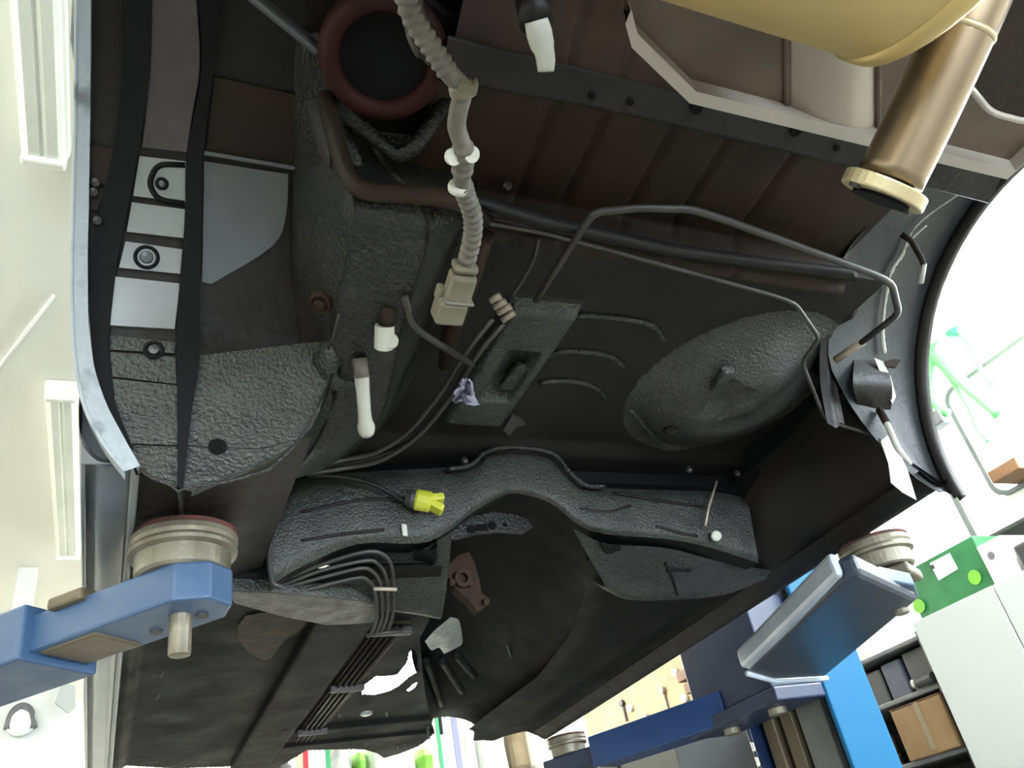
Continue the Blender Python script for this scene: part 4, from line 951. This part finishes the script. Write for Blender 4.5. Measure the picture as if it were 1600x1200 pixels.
jr = thing('ribbed_jar', (SX0+.1, SY0+.55, z), 'grey ribbed metal can on the lower shelf near the blue post', 'can')
lathe('can', [(.06, 0), (.062, .02), (.058, .03), (.062, .04), (.058, .06), (.062, .07), (.058, .09), (.06, .15), (.05, .16)], (SX0+.08, SY0+.55, z), (0, 0, 1), m_chrome, jr, n=24)
item('black_toolbox', .70, 1.1, .17, m_dark, 'black toolbox on the lower shelf behind the blue post', 'toolbox', z)
z = levels[3]
item('dark_parts_bin', .05, .55, .2, m_dark, 'dark parts bin on the bottom visible shelf', 'bin', z)
# green hose looped in front of the window
gh = thing('green_hose', P(1500, 520, X=3.9), 'bright green hose looped on a hook in front of the window', 'hose')
def G(lst, x=3.9): return [P(*p, X=x) for p in lst]
tube('hose', crom(G([(1450, 660), (1452, 600), (1458, 540), (1475, 516), (1490, 512)]), 6), .030, m_hose, gh)
tube('hose', crom(G([(1456, 552), (1480, 575), (1505, 598), (1530, 620), (1562, 648)]), 6), .032, m_hose, gh)
tube('hose', crom(G([(1488, 514), (1508, 530), (1525, 560), (1536, 585), (1552, 600)]), 6), .012, m_hose, gh)
tube('hose', crom(G([(1460, 560), (1490, 600), (1515, 640), (1528, 672), (1545, 690)]), 6), .010, m_hose, gh)
tube('hose', crom(G([(1452, 620), (1470, 640), (1482, 645)]), 5), .022, m_hose, gh)
lathe('coupling', [(.03, 0), (.034, .03), (.03, .06)], G([(1482, 518)])[0], (.1, -.6, -.4), m_grnst, gh, n=14)
box('hose_end', G([(1466, 656)])[0], (.08, .10, .08), m_grey, gh, bevel=.01)
c = G([(1486, 515)])[0]; cyl('hook', c, (RX1, c[1], c[2]+.03), .012, m_grey, gh)
box2('wooden_block', P(1570, 740, X=4.1)-np.array([.06, .12, .035]), P(1570, 740, X=4.1)+np.array([.14, .05, .03]), m_wood, None, label='small bare wooden block on the window ledge', cat='block')
# ---------------------------------------------------------------- far end of the workshop
# pegboard on the right wall beyond the post
pb = thing('tool_board', (RX1-.03, 5.6, 1.0), 'tan tool board with hooks on the right wall beyond the sill', 'tool board')
box2('board', (RX1-.045, 4.2, 1.0), (RX1-.005, 7.6, 1.98), m_tan, pb, bevel=.004)
for k, (p, m) in enumerate([((1108, 1021), m_white), ((1055, 1050), m_white), ((1035, 1078), m_pipe_l), ((985, 1106), m_white), ((1010, 1120), m_pipe_l), ((1090, 1032), m_grey), ((972, 1098), m_dark), ((1070, 1090), m_white)]):
    c = P(*p, X=RX1-.06)
    lathe('hook', [(.022, 0), (.022, .02), (.03, .025), (.03, .05), (.015, .055)], c+np.array([.03, 0, 0]), (-1, 0, -.1), m, pb, n=14)
    if k % 2 == 0: cyl('hook_rod', c+np.array([.0, 0, -.16]), c+np.array([.0, 0, .0]), .012, m, pb, n=10)
pl = thing('timber_stack', P(1100, 1045, X=3.6), 'brown timber boards on a high rack behind the lift carriage', 'timber')
c = P(1110, 1035, X=3.6)
for k in range(2): box2('board', (c[0]-.1, c[1]-.7, c[2]-.05-k*.09), (c[0]+.25, c[1]+.28-.05*k, c[2]+.02-k*.09), m_wood, pl)
box2('rack_bar', (c[0]-.05, c[1]-.6, c[2]-.20), (RX1-.05, c[1]-.53, c[2]-.14), m_dkgrey, pl); box2('rack_bar', (c[0]-.05, c[1]+.1, c[2]-.20), (RX1-.05, c[1]+.17, c[2]-.14), m_dkgrey, pl)
# dark workbench block below the front arm
wbn = thing('workbench', (3.3, 4.6, FLOORZ), 'dark olive workbench cabinet behind the long lift arm', 'workbench')
c = P(1120, 1110, X=3.2)
box2('body', (3.0, 4.45, FLOORZ), (RX1-.05, 6.6, c[2]+.02), m_dkgrey, wbn); box2('worktop', (2.96, 4.42, c[2]+.02), (RX1-.05, 6.65, c[2]+.07), m_grease, wbn)
for k in range(3): box2('drawer', (2.985, 4.4+k*.7, c[2]-.35), (3.0, 5.05+k*.7, c[2]-.05), m_dkgrey, wbn)
# striped boards hanging across the far end
def board(x0, x1, y, stripes, label):
    t = thing('striped_board', ((x0+x1)/2, y, FLOORZ), label, 'board', 'striped boards at the far end')
    box2('panel', (x0, y, FLOORZ), (x1, y+.03, 1.9), m_white, t, bevel=.004)
    for a, b, m in stripes: box2('stripe', (x0+(x1-x0)*a, y-.004, FLOORZ), (x0+(x1-x0)*b, y, 1.9), m, t, bevel=0)
a, b = P(463, 1185, Y=5.0), P(516, 1180, Y=5.0)
board(a[0], b[0], 5.0, [(0, .16, m_peach), (.20, .34, m_redst), (.87, 1.0, m_grnst)], 'tall white board with red and green stripes at the bottom edge')
a, b = P(684, 1160, Y=5.0), P(722, 1160, Y=5.0)
board(a[0], b[0], 5.0, [(0, .13, m_grnst), (.66, .90, m_purst)], 'tall white board with a violet stripe beside the tunnel mouth')
# high shelf with packages
hs_ = thing('packing_shelf', (1.8, 6.6, .95), 'white high shelf of packages across the far end', 'shelf')
box2('board', (.2, 6.3, .92), (2.8, 7.0, .96), m_white, hs_)
for x in (.3, 1.5, 2.7): box2('leg', (x, 6.32, FLOORZ), (x+.05, 6.37, .92), m_grey, hs_); box2('leg', (x, 6.93, FLOORZ), (x+.05, 6.98, .92), m_grey, hs_)
def bag(x0, x1, h, m, label, cat='package', y=6.35, d=.4):
    rng = random.Random(int(x0*100)); n = 14; rows = []
    for s, z in ((.9, 0), (1, .1), (.96, .45), (1, .7), (.8, .92), (.45, 1.0)):
        rows.append([((x0+x1)/2+(x1-x0)/2*s*math.copysign(abs(math.cos(2*math.pi*k/n))**.6, math.cos(2*math.pi*k/n))*(1+.05*rng.random()), y+d/2+d/2*s*math.copysign(abs(math.sin(2*math.pi*k/n))**.6, math.sin(2*math.pi*k/n)), .96+h*z) for k in range(n)])
        rows[-1].append(rows[-1][0])
    v, f = grid(rows); f.append(tuple(range((len(rows)-1)*(n+1), len(rows)*(n+1)-1))); f.append(tuple(range(n))[::-1])
    return mk(cat.replace(' ', '_'), v, f, m, None, smooth=False, label=label, cat=cat, bevel=.01, group='packages on the far shelf')
def bx(pxa, pxb, h, m, label, cat): 
    a, b = P(pxa, 1185, Y=6.35)[0], P(pxb, 1185, Y=6.35)[0]; return bag(a, b, h, m, label, cat)
bx(430, 460, .34, m_grey, 'grey crumpled package left of the red-striped board', 'package')
bx(520, 555, .42, m_foil, 'silvery foil package right of the red-striped board', 'package')
bx(558, 575, .30, m_lime, 'small lime package beside the silvery foil one', 'package')
bx(578, 655, .42, m_white, 'wide white package under the floor bulge', 'package')
bx(658, 682, .28, m_lime, 'lime green package left of the violet-striped board', 'package')
bx(726, 750, .45, m_cab, 'pale green-white package right of the violet-striped board', 'package')
bx(754, 800, .48, m_white, 'bright white package at the bottom centre', 'package')
bx(804, 832, .50, m_tan, 'beige package left of the front lift pad', 'package')
bx(834, 866, .46, m_wall, 'cream package touching the front lift pad', 'package')
# white bracket under the ceiling at the lower left
wbk = thing('white_bracket', P(60, 1130, Y=5.2), 'white plate with an arched cut-out high up beyond the left arm', 'bracket')
o = [(-30, 1050), (100, 1050), (108, 1070), (90, 1100), (105, 1120), (128, 1118), (118, 1130), (96, 1150), (86, 1180), (70, 1215), (-30, 1215)]
plate('plate', [P(*p, Y=5.2) for p in o], .05, m_white, wbk, nrm=(0, 1, 0), bevel=.01)
tube('arch_rim', crom([P(*p, Y=5.17) for p in [(12, 1140), (20, 1115), (34, 1104), (46, 1112), (52, 1138)]], 5), .022, m_grey, wbk, n=8)
lathe('round_cap', [(.07, 0), (.07, .03), (.05, .04)], P(33, 1130, Y=5.19), (0, -1, 0), m_white, wbk, n=24)
plate('side_tab', [P(*p, Y=5.15) for p in [(96, 1066), (118, 1072), (118, 1105), (106, 1114), (86, 1098)]], .03, m_cab, wbk, nrm=(0, 1, 0))
a = P(20, 1050, Y=5.22); box2('hanger', (a[0]-.05, 5.2, a[2]-.05), (a[0]+.05, 5.26, RZ1), m_white, wbk)
# thin wire stapled to the ceiling at the left
tube('ceiling_wire', [P(-40, 625, Z=RZ1-.006), P(20, 545, Z=RZ1-.006), P(84, 462, Z=RZ1-.006)], .006, m_fix, None, n=6, label='thin pale wire stapled to the ceiling at the left edge', cat='wire')
